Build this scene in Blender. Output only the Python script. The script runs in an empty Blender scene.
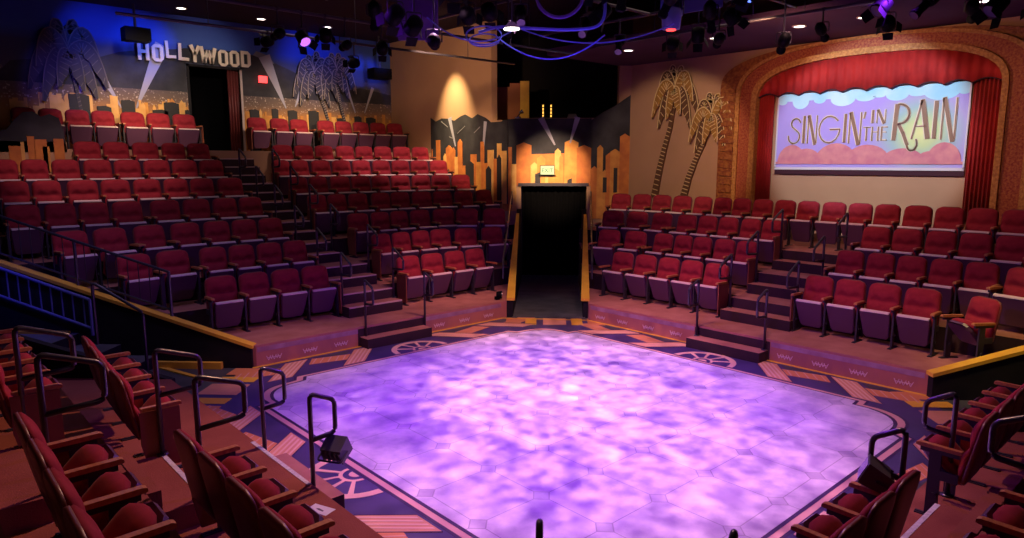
import bpy, bmesh, math, random
from mathutils import Vector, Matrix
random.seed(7)
C = bpy.context.scene.collection
PI = math.pi
S2 = math.sqrt(2)

# ------------------------------------------------------------------ materials
def mat(name, col, rough=0.6, metal=0.0, spec=0.4, emit=None, est=1.0, var=None, bump=None, sheen=0.0):
    m = bpy.data.materials.new(name); m.use_nodes = True
    nt = m.node_tree; b = nt.nodes['Principled BSDF']
    b.inputs['Base Color'].default_value = (*col, 1)
    b.inputs['Roughness'].default_value = rough
    b.inputs['Metallic'].default_value = metal
    b.inputs['Specular IOR Level'].default_value = spec
    if sheen:
        b.inputs['Sheen Weight'].default_value = sheen
        b.inputs['Sheen Roughness'].default_value = 0.4
    if emit:
        b.inputs['Emission Color'].default_value = (*emit, 1)
        b.inputs['Emission Strength'].default_value = est
    tc = None
    if var or bump:
        tc = nt.nodes.new('ShaderNodeTexCoord')
    if var:                                   # (other colour, scale, detail, stretch)
        other, scale, detail = var[:3]
        n = nt.nodes.new('ShaderNodeTexNoise'); n.inputs['Scale'].default_value = scale
        n.inputs['Detail'].default_value = detail
        src = tc.outputs['Object']
        if len(var) > 3:
            mp = nt.nodes.new('ShaderNodeMapping'); mp.inputs['Scale'].default_value = var[3]
            nt.links.new(src, mp.inputs['Vector']); src = mp.outputs['Vector']
        nt.links.new(src, n.inputs['Vector'])
        r = nt.nodes.new('ShaderNodeValToRGB')
        r.color_ramp.elements[0].position = 0.35; r.color_ramp.elements[1].position = 0.65
        r.color_ramp.elements[0].color = (*col, 1); r.color_ramp.elements[1].color = (*other, 1)
        nt.links.new(n.outputs['Fac'], r.inputs['Fac']); nt.links.new(r.outputs['Color'], b.inputs['Base Color'])
    if bump:                                  # (scale, strength)
        n = nt.nodes.new('ShaderNodeTexNoise'); n.inputs['Scale'].default_value = bump[0]; n.inputs['Detail'].default_value = 4
        nt.links.new(tc.outputs['Object'], n.inputs['Vector'])
        bp = nt.nodes.new('ShaderNodeBump'); bp.inputs['Strength'].default_value = bump[1]; bp.inputs['Distance'].default_value = 0.02
        nt.links.new(n.outputs['Fac'], bp.inputs['Height']); nt.links.new(bp.outputs['Normal'], b.inputs['Normal'])
    return m

M = {}
M['velvet'] = mat('red_velvet', (0.25, 0.019, 0.032), 0.85, spec=0.10, var=((0.32, 0.027, 0.042), 9, 3), sheen=0.05)
M['vinyl'] = mat('maroon_vinyl_back', (0.17, 0.035, 0.035), 0.42, spec=0.5)
M['pan'] = mat('plum_plastic_pan', (0.095, 0.038, 0.090), 0.36, spec=0.6)
M['pan_edge'] = mat('pale_lit_pan_edge', (0.74, 0.58, 0.58), 0.3, spec=0.7)  # highlight along the folded pan's top edge, painted as a pale colour
M['wood'] = mat('orange_oak', (0.50, 0.19, 0.07), 0.4, var=((0.38, 0.13, 0.05), 5, 4, (1, 8, 8)))
M['panel_wood'] = mat('brown_stained_panel', (0.20, 0.055, 0.03), 0.45, var=((0.26, 0.08, 0.04), 2.5, 4, (1, 1, 0.3)))
M['lit_edge'] = mat('lit_step_edge', (0.62, 0.42, 0.38), 0.6)  # pale colour stands in for light catching the step edges
M['steel'] = mat('dark_grey_steel', (0.035, 0.03, 0.04), 0.5)
M['rail'] = mat('black_painted_pipe', (0.035, 0.032, 0.045), 0.28, spec=0.7)
M['carpet'] = mat('russet_carpet', (0.34, 0.105, 0.07), 0.95, spec=0.1, var=((0.27, 0.078, 0.053), 2.2, 6), bump=(90, 0.25))
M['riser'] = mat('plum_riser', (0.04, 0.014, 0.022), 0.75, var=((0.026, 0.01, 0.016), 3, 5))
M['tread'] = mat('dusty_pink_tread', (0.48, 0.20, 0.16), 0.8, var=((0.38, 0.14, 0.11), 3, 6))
M['fascia'] = mat('stained_fascia', (0.36, 0.13, 0.13), 0.55, var=((0.50, 0.19, 0.13), 3, 6, (1, 1, 0.4)))
M['fascia_band'] = mat('grey_lilac_band', (0.42, 0.25, 0.33), 0.5, var=((0.30, 0.14, 0.20), 4, 5))
M['stencil'] = mat('pale_pink_stencil', (0.80, 0.58, 0.60), 0.6)
M['black'] = mat('matt_black', (0.012, 0.011, 0.014), 0.75, spec=0.2, var=((0.02, 0.018, 0.02), 3, 3))
M['mat_grey'] = mat('charcoal_rubber', (0.11, 0.115, 0.11), 0.85, var=((0.06, 0.065, 0.062), 2.5, 7))
M['drape'] = mat('black_drape', (0.006, 0.005, 0.006), 0.95, spec=0.05)
M['void'] = mat('black_passage_paint', (0.0025, 0.0025, 0.003), 0.95, spec=0.02)
M['yellow'] = mat('mustard_trim', (0.92, 0.56, 0.05), 0.5, var=((0.82, 0.46, 0.04), 4, 4))
M['navy'] = mat('navy_floor_paint', (0.075, 0.045, 0.17), 0.45, var=((0.05, 0.035, 0.12), 2, 5))
M['slate'] = mat('slate_floor_paint', (0.08, 0.085, 0.085), 0.5, var=((0.05, 0.055, 0.055), 2, 5))
M['peach'] = mat('peach_floor_paint', (0.78, 0.37, 0.20), 0.5, var=((0.68, 0.30, 0.16), 3, 5))
M['peach_lt'] = mat('pale_peach_floor_paint', (0.85, 0.52, 0.36), 0.5)
M['orange'] = mat('orange_floor_paint', (0.72, 0.27, 0.10), 0.5)
M['pinkline'] = mat('salmon_floor_line', (0.76, 0.42, 0.34), 0.5)
M['inkline'] = mat('ink_floor_line', (0.05, 0.02, 0.09), 0.5)
M['tape'] = mat('white_step_tape', (0.80, 0.76, 0.74), 0.5, var=((0.6, 0.56, 0.55), 30, 2))
M['beige'] = mat('beige_wall_paint', (0.50, 0.30, 0.17), 0.8, var=((0.46, 0.27, 0.155), 1.2, 5))
M['black_ceiling'] = mat('black_ceiling', (0.03, 0.02, 0.028), 0.9, spec=0.1)
M['soffit'] = mat('plum_soffit', (0.11, 0.06, 0.10), 0.9, spec=0.1, var=((0.085, 0.045, 0.08), 0.7, 3))
M['gold'] = mat('mottled_gold', (0.36, 0.13, 0.03), 0.5, var=((0.20, 0.045, 0.015), 14, 6), bump=(30, 0.6))
M['gold_edge'] = mat('gold_rope', (0.55, 0.27, 0.07), 0.45, var=((0.34, 0.13, 0.03), 20, 3), bump=(45, 0.7))
M['mosaic'] = mat('red_gold_mosaic', (0.24, 0.025, 0.015), 0.55, var=((0.42, 0.13, 0.04), 26, 6), bump=(40, 0.5))
M['curtain'] = mat('crimson_curtain', (0.42, 0.018, 0.015), 0.8, sheen=0.1, var=((0.33, 0.012, 0.012), 3, 3))
M['curtain_trim'] = mat('dark_valance_edge', (0.05, 0.01, 0.02), 0.8)
M['letter'] = mat('cream_sign_letter', (0.82, 0.70, 0.56), 0.6)
M['city1'] = mat('mural_amber', (0.72, 0.34, 0.07), 0.7, var=((0.55, 0.22, 0.05), 4, 5))
M['city2'] = mat('mural_orange', (0.66, 0.23, 0.05), 0.7, var=((0.50, 0.15, 0.04), 4, 5))
M['city3'] = mat('mural_light_amber', (0.84, 0.50, 0.16), 0.7, var=((0.7, 0.36, 0.10), 4, 5))
M['city_dark'] = mat('mural_charcoal', (0.028, 0.028, 0.032), 0.7)
M['mountain'] = mat('mural_mountain', (0.045, 0.045, 0.055), 0.75, var=((0.02, 0.02, 0.027), 2.2, 8))
M['ridge'] = mat('mural_ridge_line', (0.20, 0.20, 0.22), 0.7)
M['beam'] = mat('mural_search_beam', (0.36, 0.36, 0.46), 0.7)
M['palm_dark'] = mat('palm_brown', (0.13, 0.062, 0.03), 0.6)
M['palm_shade'] = mat('palm_dull_frond', (0.13, 0.11, 0.10), 0.7)
M['palm_gold'] = mat('palm_olive_gold', (0.40, 0.22, 0.045), 0.55, var=((0.27, 0.13, 0.04), 8, 4))
M['palm_line'] = mat('palm_pale_vein', (0.74, 0.56, 0.28), 0.5)
M['palm_blue'] = mat('palm_grey_frond', (0.045, 0.04, 0.055), 0.7)
M['palm_white'] = mat('palm_white_frond', (0.30, 0.25, 0.20), 0.7)
M['fixture'] = mat('fixture_black', (0.004, 0.004, 0.005), 0.6, spec=0.08)
M['flood_grey'] = mat('floodlight_grey_paint', (0.075, 0.075, 0.085), 0.45)
M['chrome'] = mat('bare_metal', (0.55, 0.53, 0.52), 0.25, metal=0.9)
M['cable'] = mat('pale_blue_cable', (0.12, 0.15, 0.55), 0.4)
M['cable_dark'] = mat('black_cable', (0.02, 0.02, 0.03), 0.5)
M['lamp'] = mat('downlight_lamp', (1, 1, 1), 0.5, emit=(1.0, 0.93, 0.82), est=6)
M['lens_violet'] = mat('lit_violet_lens', (0.2, 0.05, 0.4), 0.2, emit=(0.62, 0.18, 1.0), est=1.3)
M['lens_blue'] = mat('lit_blue_lens', (0.1, 0.1, 0.5), 0.2, emit=(0.12, 0.22, 1.0), est=2.5)
M['lens_dim'] = mat('glass_lens', (0.10, 0.10, 0.16), 0.08, spec=0.9)
M['led_red'] = mat('red_led', (0.4, 0, 0), 0.3, emit=(1, 0.05, 0.05), est=3)
M['amber_led'] = mat('amber_led', (0.4, 0.2, 0), 0.3, emit=(1, 0.5, 0.08), est=2.0)
M['exit_face'] = mat('exit_face', (0.32, 0.42, 0.22), 0.5, emit=(0.70, 0.95, 0.50), est=0.40)
M['exit_green'] = mat('exit_letters', (0.01, 0.22, 0.16), 0.5)
M['blue_metal'] = mat('blue_grey_paint', (0.11, 0.13, 0.32), 0.4, spec=0.6)
M['scrim'] = mat('violet_fabric_panel', (0.16, 0.07, 0.34), 0.8)
M['paper'] = mat('white_paper', (0.85, 0.83, 0.82), 0.6)
M['ink'] = mat('paper_ink', (0.15, 0.12, 0.15), 0.6)
M['booth'] = mat('booth_wall', (0.008, 0.006, 0.007), 0.9)
M['booth_orange'] = mat('booth_orange_panel', (0.33, 0.10, 0.03), 0.6)
M['white_paint'] = mat('white_painted_trim', (0.55, 0.45, 0.42), 0.5)

def stage_material():
    """pale stone pavers: octagons with small diamonds at the grid nodes, dark joints"""
    m = bpy.data.materials.new('painted_stone_pavers'); m.use_nodes = True
    nt = m.node_tree; N = nt.nodes; L = nt.links; b = N['Principled BSDF']
    tc = N.new('ShaderNodeTexCoord'); sp = N.new('ShaderNodeSeparateXYZ'); L.new(tc.outputs['Object'], sp.inputs[0])
    def math_(op, a, b_=None, c=None):
        n = N.new('ShaderNodeMath'); n.operation = op
        for i, v in enumerate((a, b_, c)):
            if v is None: continue
            if isinstance(v, (int, float)): n.inputs[i].default_value = v
            else: L.new(v, n.inputs[i])
        return n.outputs[0]
    P = 0.77
    fx = math_('ABSOLUTE', math_('SUBTRACT', math_('FRACT', math_('ADD', math_('DIVIDE', math_('SUBTRACT', sp.outputs[0], 5.05), P), 100.5)), 0.5))
    fy = math_('ABSOLUTE', math_('SUBTRACT', math_('FRACT', math_('ADD', math_('DIVIDE', math_('SUBTRACT', sp.outputs[1], 4.31), P), 100.5)), 0.5))
    s = math_('ADD', fx, fy)
    dia = math_('LESS_THAN', s, 0.13)
    ring = math_('LESS_THAN', math_('ABSOLUTE', math_('SUBTRACT', s, 0.134)), 0.010)
    mn = math_('MINIMUM', fx, fy)
    line = math_('MULTIPLY', math_('LESS_THAN', mn, 0.0065), math_('SUBTRACT', 1.0, dia))
    ln = math_('MAXIMUM', line, ring)
    n1 = N.new('ShaderNodeTexNoise'); n1.inputs['Scale'].default_value = 1.7; n1.inputs['Detail'].default_value = 8
    n1.inputs['Roughness'].default_value = 0.62; L.new(tc.outputs['Object'], n1.inputs['Vector'])
    r1 = N.new('ShaderNodeValToRGB'); L.new(n1.outputs['Fac'], r1.inputs['Fac'])
    e = r1.color_ramp.elements
    e[0].position = 0.30; e[0].color = (0.42, 0.34, 0.50, 1); e[1].position = 0.60; e[1].color = (0.86, 0.76, 0.82, 1)
    mx = N.new('ShaderNodeMixRGB'); mx.inputs[2].default_value = (0.30, 0.22, 0.36, 1)
    dn = N.new('ShaderNodeTexNoise'); dn.inputs['Scale'].default_value = 0.9; L.new(tc.outputs['Object'], dn.inputs['Vector'])
    L.new(math_('MULTIPLY', dia, math_('MULTIPLY', math_('SUBTRACT', dn.outputs['Fac'], 0.42), 2.4)), mx.inputs[0]); L.new(r1.outputs[0], mx.inputs[1])
    mx2 = N.new('ShaderNodeMixRGB'); mx2.inputs[2].default_value = (0.12, 0.07, 0.12, 1)
    L.new(math_('MULTIPLY', ln, 0.45), mx2.inputs[0]); L.new(mx.outputs[0], mx2.inputs[1])
    L.new(mx2.outputs[0], b.inputs['Base Color'])
    b.inputs['Roughness'].default_value = 0.55; b.inputs['Specular IOR Level'].default_value = 0.25
    return m
M['stage'] = stage_material()

def mural_wall_material():
    """painted backdrop: dark blue sky, charcoal hills, speckled city glow low down (scene-linear paint, z is height)"""
    m = bpy.data.materials.new('painted_night_backdrop'); m.use_nodes = True
    nt = m.node_tree; N = nt.nodes; L = nt.links; b = N['Principled BSDF']
    tc = N.new('ShaderNodeTexCoord'); sp = N.new('ShaderNodeSeparateXYZ'); L.new(tc.outputs['Object'], sp.inputs[0])
    mr = N.new('ShaderNodeMapRange'); mr.inputs[1].default_value = 3.6; mr.inputs[2].default_value = 6.8
    L.new(sp.outputs[2], mr.inputs[0])
    r = N.new('ShaderNodeValToRGB'); L.new(mr.outputs[0], r.inputs[0])
    e = r.color_ramp.elements
    e[0].position = 0; e[0].color = (0.62, 0.27, 0.04, 1)
    e[1].position = 1; e[1].color = (0.03, 0.07, 0.40, 1)
    for p, c in ((0.22, (0.50, 0.22, 0.06, 1)), (0.33, (0.17, 0.11, 0.08, 1)), (0.46, (0.075, 0.07, 0.085, 1)), (0.70, (0.045, 0.06, 0.14, 1)), (0.78, (0.04, 0.10, 0.42, 1))):
        k = e.new(p); k.color = c
    n = N.new('ShaderNodeTexNoise'); n.inputs['Scale'].default_value = 22; n.inputs['Detail'].default_value = 3
    L.new(tc.outputs['Object'], n.inputs['Vector'])
    r2 = N.new('ShaderNodeValToRGB'); L.new(n.outputs['Fac'], r2.inputs[0])
    r2.color_ramp.elements[0].position = 0.60; r2.color_ramp.elements[0].color = (0, 0, 0, 1)
    r2.color_ramp.elements[1].position = 0.72; r2.color_ramp.elements[1].color = (1, 1, 1, 1)
    band = N.new('ShaderNodeValToRGB'); L.new(mr.outputs[0], band.inputs[0])
    be = band.color_ramp.elements; be[0].position = 0.2; be[0].color = (0, 0, 0, 1); be[1].position = 0.33; be[1].color = (1, 1, 1, 1)
    k = be.new(0.42); k.color = (0.7, 0.7, 0.7, 1); k = be.new(0.58); k.color = (0, 0, 0, 1)
    mu = N.new('ShaderNodeMath'); mu.operation = 'MULTIPLY'; L.new(r2.outputs[0], mu.inputs[0]); L.new(band.outputs[0], mu.inputs[1])
    mx = N.new('ShaderNodeMixRGB'); mx.inputs[2].default_value = (0.72, 0.60, 0.50, 1)
    L.new(mu.outputs[0], mx.inputs[0]); L.new(r.outputs[0], mx.inputs[1]); L.new(mx.outputs[0], b.inputs['Base Color'])
    b.inputs['Roughness'].default_value = 0.75
    return m
M['night'] = mural_wall_material()

def banner_material():
    """painted show cloth: lavender with a yellow green sun patch behind the last word"""
    m = bpy.data.materials.new('painted_show_cloth'); m.use_nodes = True
    nt = m.node_tree; N = nt.nodes; L = nt.links; b = N['Principled BSDF']
    tc = N.new('ShaderNodeTexCoord'); mp = N.new('ShaderNodeMapping')
    mp.inputs['Location'].default_value = (0, -4.72, -4.02)
    L.new(tc.outputs['Object'], mp.inputs['Vector'])
    ln = N.new('ShaderNodeVectorMath'); ln.operation = 'LENGTH'
    L.new(mp.outputs[0], ln.inputs[0])
    # x of the plane is constant: take it out
    mp.inputs['Scale'].default_value = (0, 1, 1.1)
    r = N.new('ShaderNodeValToRGB'); L.new(ln.outputs['Value'], r.inputs[0])
    e = r.color_ramp.elements
    e[0].position = 0.0; e[0].color = (0.86, 0.95, 0.32, 1); e[1].position = 1.0; e[1].color = (0.40, 0.33, 0.82, 1)
    for p, c in ((0.28, (0.60, 0.80, 0.30, 1)), (0.55, (0.33, 0.58, 0.55, 1)), (0.8, (0.42, 0.40, 0.72, 1))):
        k = e.new(p); k.color = c
    n = N.new('ShaderNodeTexNoise'); n.inputs['Scale'].default_value = 1.6; n.inputs['Detail'].default_value = 4
    L.new(tc.outputs['Object'], n.inputs['Vector'])
    mx = N.new('ShaderNodeMixRGB'); mx.blend_type = 'MIX'; mx.inputs[2].default_value = (0.62, 0.42, 0.74, 1)
    mu = N.new('ShaderNodeMath'); mu.operation = 'MULTIPLY'; mu.inputs[1].default_value = 0.25
    L.new(n.outputs['Fac'], mu.inputs[0]); L.new(mu.outputs[0], mx.inputs[0]); L.new(r.outputs[0], mx.inputs[1])
    L.new(mx.outputs[0], b.inputs['Base Color']); b.inputs['Roughness'].default_value = 0.8
    return m
M['banner'] = banner_material()
M['cloud_blue'] = mat('painted_blue_cloud', (0.36, 0.74, 0.92), 0.8, var=((0.58, 0.86, 0.95), 2, 3))
M['cloud_pink'] = mat('painted_rose_cloud', (0.72, 0.30, 0.30), 0.8, var=((0.60, 0.20, 0.26), 5, 4))
M['cloth_trim'] = mat('pale_cloth_edge', (0.70, 0.66, 0.70), 0.8)
M['title'] = mat('bronze_title_paint', (0.26, 0.15, 0.09), 0.6)
M['title_hi'] = mat('pale_gold_title_edge', (0.80, 0.70, 0.55), 0.6)

# ------------------------------------------------------------------ mesh helpers
class MB:
    def __init__(s): s.v = []; s.f = []; s.m = []; s.mats = []
    def mi(s, name):
        if name not in s.mats: s.mats.append(name)
        return s.mats.index(name)
    def add(s, verts, faces, m):
        o = len(s.v); k = s.mi(m)
        s.v += [tuple(p) for p in verts]
        for f in faces:
            s.f.append([o + i for i in f]); s.m.append(k)
    def box(s, x0, x1, y0, y1, z0, z1, m, top=None):
        vs = [(x0, y0, z0), (x1, y0, z0), (x1, y1, z0), (x0, y1, z0), (x0, y0, z1), (x1, y0, z1), (x1, y1, z1), (x0, y1, z1)]
        s.add(vs, [(0, 3, 2, 1), (0, 1, 5, 4), (1, 2, 6, 5), (2, 3, 7, 6), (3, 0, 4, 7)], m)
        s.add(vs[4:], [(0, 1, 2, 3)], top or m)
    def prism(s, poly, z0, z1, m, top=None):
        n = len(poly)
        vs = [(x, y, z0) for x, y in poly] + [(x, y, z1) for x, y in poly]
        s.add(vs, [tuple(range(n))[::-1]] + [(i, (i + 1) % n, n + (i + 1) % n, n + i) for i in range(n)], m)
        s.add(vs[n:], [tuple(range(n))], top or m)
    def plate(s, fr, pts, d0, d1, m):
        """flat shape in a wall frame: fr(u, v, d) -> point; d0 back, d1 front"""
        n = len(pts)
        vs = [fr(u, v, d0) for u, v in pts] + [fr(u, v, d1) for u, v in pts]
        s.add(vs, [tuple(range(n)), tuple(range(n, 2 * n))[::-1]] + [(i, (i + 1) % n, n + (i + 1) % n, n + i) for i in range(n)], m)
    def tube(s, pts, r, m, seg=8, closed=False):
        pts = [Vector(p) for p in pts]; n = len(pts); rings = []
        for i, p in enumerate(pts):
            a = pts[(i - 1) % n] if (i > 0 or closed) else p
            b = pts[(i + 1) % n] if (i < n - 1 or closed) else p
            t = (b - a).normalized()
            ref = Vector((0, 0, 1)) if abs(t.z) < 0.9 else Vector((0.3, 1, 0)).normalized()
            x = t.cross(ref).normalized(); y = t.cross(x).normalized()
            rr = r[i] if isinstance(r, (list, tuple)) else r
            rings.append([p + (x * math.cos(2 * PI * k / seg) + y * math.sin(2 * PI * k / seg)) * rr for k in range(seg)])
        vs = [q for rg in rings for q in rg]; fs = []
        for i in range(n if closed else n - 1):
            j = (i + 1) % n
            for k in range(seg):
                fs.append((i * seg + k, i * seg + (k + 1) % seg, j * seg + (k + 1) % seg, j * seg + k))
        if not closed:
            fs.append(tuple(range(seg))[::-1]); fs.append(tuple((n - 1) * seg + k for k in range(seg)))
        s.add(vs, fs, m)
    def mesh(s, name, smooth=False):
        me = bpy.data.meshes.new(name)
        me.from_pydata(s.v, [], s.f)
        for k in s.mats: me.materials.append(M[k])
        for p, k in zip(me.polygons, s.m):
            p.material_index = k; p.use_smooth = smooth
        bm = bmesh.new(); bm.from_mesh(me); bmesh.ops.recalc_face_normals(bm, faces=bm.faces); bm.to_mesh(me); bm.free()
        me.update(); return me
    def build(s, name, parent=None, smooth=False, **props):
        return link(name, s.mesh(name, smooth), parent, **props)

def link(name, data, parent=None, **props):
    o = bpy.data.objects.new(name, data); C.objects.link(o)
    if parent is not None: o.parent = parent
    for k, v in props.items(): o[k] = v
    return o
def tag(o, label, cat, group=None):
    o['label'] = label; o['category'] = cat
    if group: o['group'] = group
    return o
def empty(name, loc, rz=0, label=None, cat=None, group=None):
    o = bpy.data.objects.new(name, None); C.objects.link(o); o.location = loc; o.rotation_euler = (0, 0, rz)
    if label: tag(o, label, cat, group)
    return o
def smooth_path(pts, r=0.06, n=4):
    """round the inner corners of a polyline"""
    P = [Vector(p) for p in pts]; out = [P[0]]
    for a, b, c in zip(P, P[1:], P[2:]):
        d1 = (a - b); d2 = (c - b); l = min(r, d1.length * 0.49, d2.length * 0.49)
        p1 = b + d1.normalized() * l; p2 = b + d2.normalized() * l
        for i in range(n + 1):
            t = i / n; out.append(p1 * (1 - t) ** 2 + b * 2 * t * (1 - t) + p2 * t * t)
    out.append(P[-1]); return out
ORD = ['first', 'second', 'third', 'fourth', 'fifth', 'sixth', 'seventh', 'eighth', 'ninth', 'tenth', 'eleventh', 'twelfth', 'thirteenth',
       'fourteenth', 'fifteenth', 'sixteenth', 'seventeenth']

# ------------------------------------------------------------------ camera
cam = bpy.data.cameras.new('camera'); co = bpy.data.objects.new('camera', cam); C.objects.link(co)
cam.sensor_width = 36; cam.lens = 36 * 690 / 1024; cam.clip_end = 100
co.location = (0, 0, 3.1); co.rotation_euler = (math.radians(90 - 8.8), 0, math.radians(47.8 - 90))
bpy.context.scene.camera = co

# ------------------------------------------------------------------ floor and painted stage
b = MB(); b.box(-4, 17, -4, 20, -0.3, -0.012, 'black', 'slate'); b.build('floor', kind='structure')
OX0, OX1, OY0, OY1 = 2.5, 10.12, 1.9, 10.2           # platform edges round the stage
X0, X1, Y0, Y1 = 3.38, 9.16, 2.56, 9.2              # painted stone field
b = MB()
b.prism([(2.5, 1.9), (8.6, 1.9), (10.12, 2.83), (10.12, 8.9), (8.98, 10.2), (3.9, 10.2), (2.5, 9.3)], -0.012, 0.0, 'navy')
b.build('floor_border', kind='structure')
def arc(a, c, bulge, n=8):
    a = Vector(a); c = Vector(c); d = c - a; nrm = Vector((d.y, -d.x)).normalized()
    return [tuple(a + d * t + nrm * bulge * 4 * t * (1 - t)) for t in [i / n for i in range(n + 1)]]
def field(g):
    """stone field outline grown by g, with a notched bowed cut at each corner"""
    x0, x1, y0, y1 = X0 - g, X1 + g, Y0 - g, Y1 + g
    k = 0.84
    P = []
    P += [(x1, y0 + k)] + [(x1 - 0.17, y0 + k - 0.02)] + arc((x1 - 0.17, y0 + k - 0.2), (x1 - k + 0.12, y0 + 0.17), -0.15) + [(x1 - k, y0 + 0.15), (x1 - k - 0.08, y0)]
    P += [(x0 + k + 0.08, y0), (x0 + k, y0 + 0.15)] + arc((x0 + k - 0.12, y0 + 0.17), (x0 + 0.17, y0 + k - 0.2), -0.15) + [(x0 + 0.17, y0 + k - 0.02), (x0, y0 + k)]
    P += [(x0, y1 - k), (x0 + 0.17, y1 - k + 0.02)] + arc((x0 + 0.17, y1 - k + 0.2), (x0 + k - 0.12, y1 - 0.17), -0.15) + [(x0 + k, y1 - 0.15), (x0 + k + 0.08, y1)]
    P += [(x1 - k - 0.08, y1), (x1 - k, y1 - 0.15)] + arc((x1 - k + 0.12, y1 - 0.17), (x1 - 0.17, y1 - k + 0.2), -0.15) + [(x1 - 0.17, y1 - k + 0.02), (x1, y1 - k)]
    return P
def flat(name, pts, z, m):
    me = bpy.data.meshes.new(name); n = len(pts)
    me.from_pydata([(x, y, z) for x, y in pts] + [(x, y, z - 0.002) for x, y in pts], [],
                   [tuple(range(n))] + [(i, (i + 1) % n, n + (i + 1) % n, n + i) for i in range(n)])
    me.materials.append(M[m])
    bm = bmesh.new(); bm.from_mesh(me); bmesh.ops.recalc_face_normals(bm, faces=bm.faces)
    bmesh.ops.triangulate(bm, faces=[f for f in bm.faces if len(f.verts) > 4]); bm.to_mesh(me); bm.free()
    return link(name, me, None, kind='structure')
flat('floor_line_outer', field(0.13), 0.003, 'inkline')
flat('floor_line_salmon', field(0.10), 0.006, 'pinkline')
flat('floor_line_inner', field(0.035), 0.009, 'inkline')
flat('floor_stage', field(0.0), 0.012, 'stage')

# painted border: parallelograms and half wheels on all four sides
b = MB()
def side_frame(o, du, dv):
    return lambda u, v, d: (o[0] + du[0] * u + dv[0] * v, o[1] + du[1] * u + dv[1] * v, d)
def border(fr, n_l, n_r, depth, warm):
    W = depth
    def poly(pts, z, m): b.plate(fr, pts, 0.0, z, m)
    for sgn, n in ((-1, n_l), (1, n_r)):
        for i in range(n):
            a = 0.50 + i * 1.20
            u = lambda t: sgn * t
            # striped parallelogram leaning outwards, an orange block tying it to the next, dark triangles between
            poly([(u(a), W), (u(a + 0.40), W), (u(a + 0.98), 0.16), (u(a + 0.58), 0.16)], 0.003, 'peach')
            for s_ in (0.05, 0.13, 0.21, 0.29):
                poly([(u(a + s_), W * 0.98), (u(a + s_ + 0.035), W * 0.98), (u(a + s_ + 0.605), 0.18), (u(a + s_ + 0.57), 0.18)], 0.005, 'peach_lt')
            for s_ in (0.0, 0.388):
                poly([(u(a + s_), W), (u(a + s_ + 0.012), W), (u(a + s_ + 0.592), 0.16), (u(a + s_ + 0.58), 0.16)], 0.0055, 'inkline')
            poly([(u(a + 0.56), W * 0.78), (u(a + 1.16), W * 0.96), (u(a + 1.34), W * 0.66), (u(a + 0.76), W * 0.50)], 0.003, 'orange')
            for s_ in (0.12, 0.3, 0.5, 0.7, 0.88):
                x_ = 0.56 + 0.60 * s_; z_ = W * (0.78 + 0.18 * s_)
                poly([(u(a + x_), z_ - 0.01), (u(a + x_ + 0.02), z_ - 0.01), (u(a + x_ + 0.20), z_ - W * 0.28), (u(a + x_ + 0.18), z_ - W * 0.28)], 0.005, 'pinkline')
            poly([(u(a + 0.46), W), (u(a + 1.12), W), (u(a + 0.60), W * 0.84)], 0.003, 'slate')
    # half wheel on the inner line
    R = 0.52; seg = 14
    def ring(r0, r1, m, z, a0=0, a1=PI):
        for i in range(seg):
            t0 = a0 + (a1 - a0) * i / seg; t1 = a0 + (a1 - a0) * (i + 1) / seg
            poly([(r0 * math.cos(t0), 0.15 + r0 * math.sin(t0)), (r1 * math.cos(t0), 0.15 + r1 * math.sin(t0)),
                  (r1 * math.cos(t1), 0.15 + r1 * math.sin(t1)), (r0 * math.cos(t1), 0.15 + r0 * math.sin(t1))], z, m)
    ring(R - 0.09, R, 'peach_lt', 0.004); ring(0.13, 0.17, 'peach_lt', 0.004); ring(0.0, 0.07, 'peach_lt', 0.004)
    for k in range(1, 5):
        t = PI * k / 5; c_, s_ = math.cos(t), math.sin(t); w = 0.018
        poly([(0.16 * c_ - w * s_, 0.15 + 0.16 * s_ + w * c_), (0.16 * c_ + w * s_, 0.15 + 0.16 * s_ - w * c_),
              ((R - .05) * c_ + w * 1.6 * s_, 0.15 + (R - .05) * s_ - w * 1.6 * c_), ((R - .05) * c_ - w * 1.6 * s_, 0.15 + (R - .05) * s_ + w * 1.6 * c_)], 0.005, 'peach_lt')
border(side_frame((6.45, Y1), (1, 0), (0, 1)), 2, 2, 0.86, True)
border(side_frame((X1, 5.80), (0, 1), (1, 0)), 2, 2, 0.84, True)
border(side_frame((X0, 5.90), (0, 1), (-1, 0)), 2, 2, 0.82, False)
border(side_frame((5.90, Y0), (1, 0), (0, -1)), 2, 2, 0.60, False)
# corner blocks: orange bars running into the tunnels
def bars(cx, cy, ang, m1='peach'):
    ca, sa = math.cos(ang), math.sin(ang)
    fr = lambda u, v, d: (cx + ca * u - sa * v, cy + sa * u + ca * v, d)
    for v0, v1, m_ in ((-0.95, -0.62, 'orange'), (-0.52, -0.30, 'yellow'), (-0.2, 0.25, m1), (0.38, 0.60, 'yellow'), (0.68, 0.98, 'orange')):
        b.plate(fr, [(0.0, v0), (0.55, v0), (0.55, v1), (0.0, v1)], 0, 0.0035, m_)
bars(3.42, 9.28, math.radians(135)); bars(9.22, 2.55, math.radians(-45)); bars(9.35, 9.05, math.radians(45))
b.build('floor_border_pattern', kind='structure')
# mustard line at the foot of the platforms
b = MB()
b.box(3.9, 8.98, 10.14, 10.2, 0, 0.006, 'yellow'); b.box(10.06, 10.12, 2.83, 8.9, 0, 0.006, 'yellow')
fr = side_frame((8.98, 10.2), (1.14 / 1.727, -1.3 / 1.727), (-1.3 / 1.727, -1.14 / 1.727))
b.plate(fr, [(0, 0), (1.727, 0), (1.727, 0.06), (0, 0.06)], 0, 0.006, 'yellow')
b.build('floor_line_mustard', kind='structure')

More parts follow.
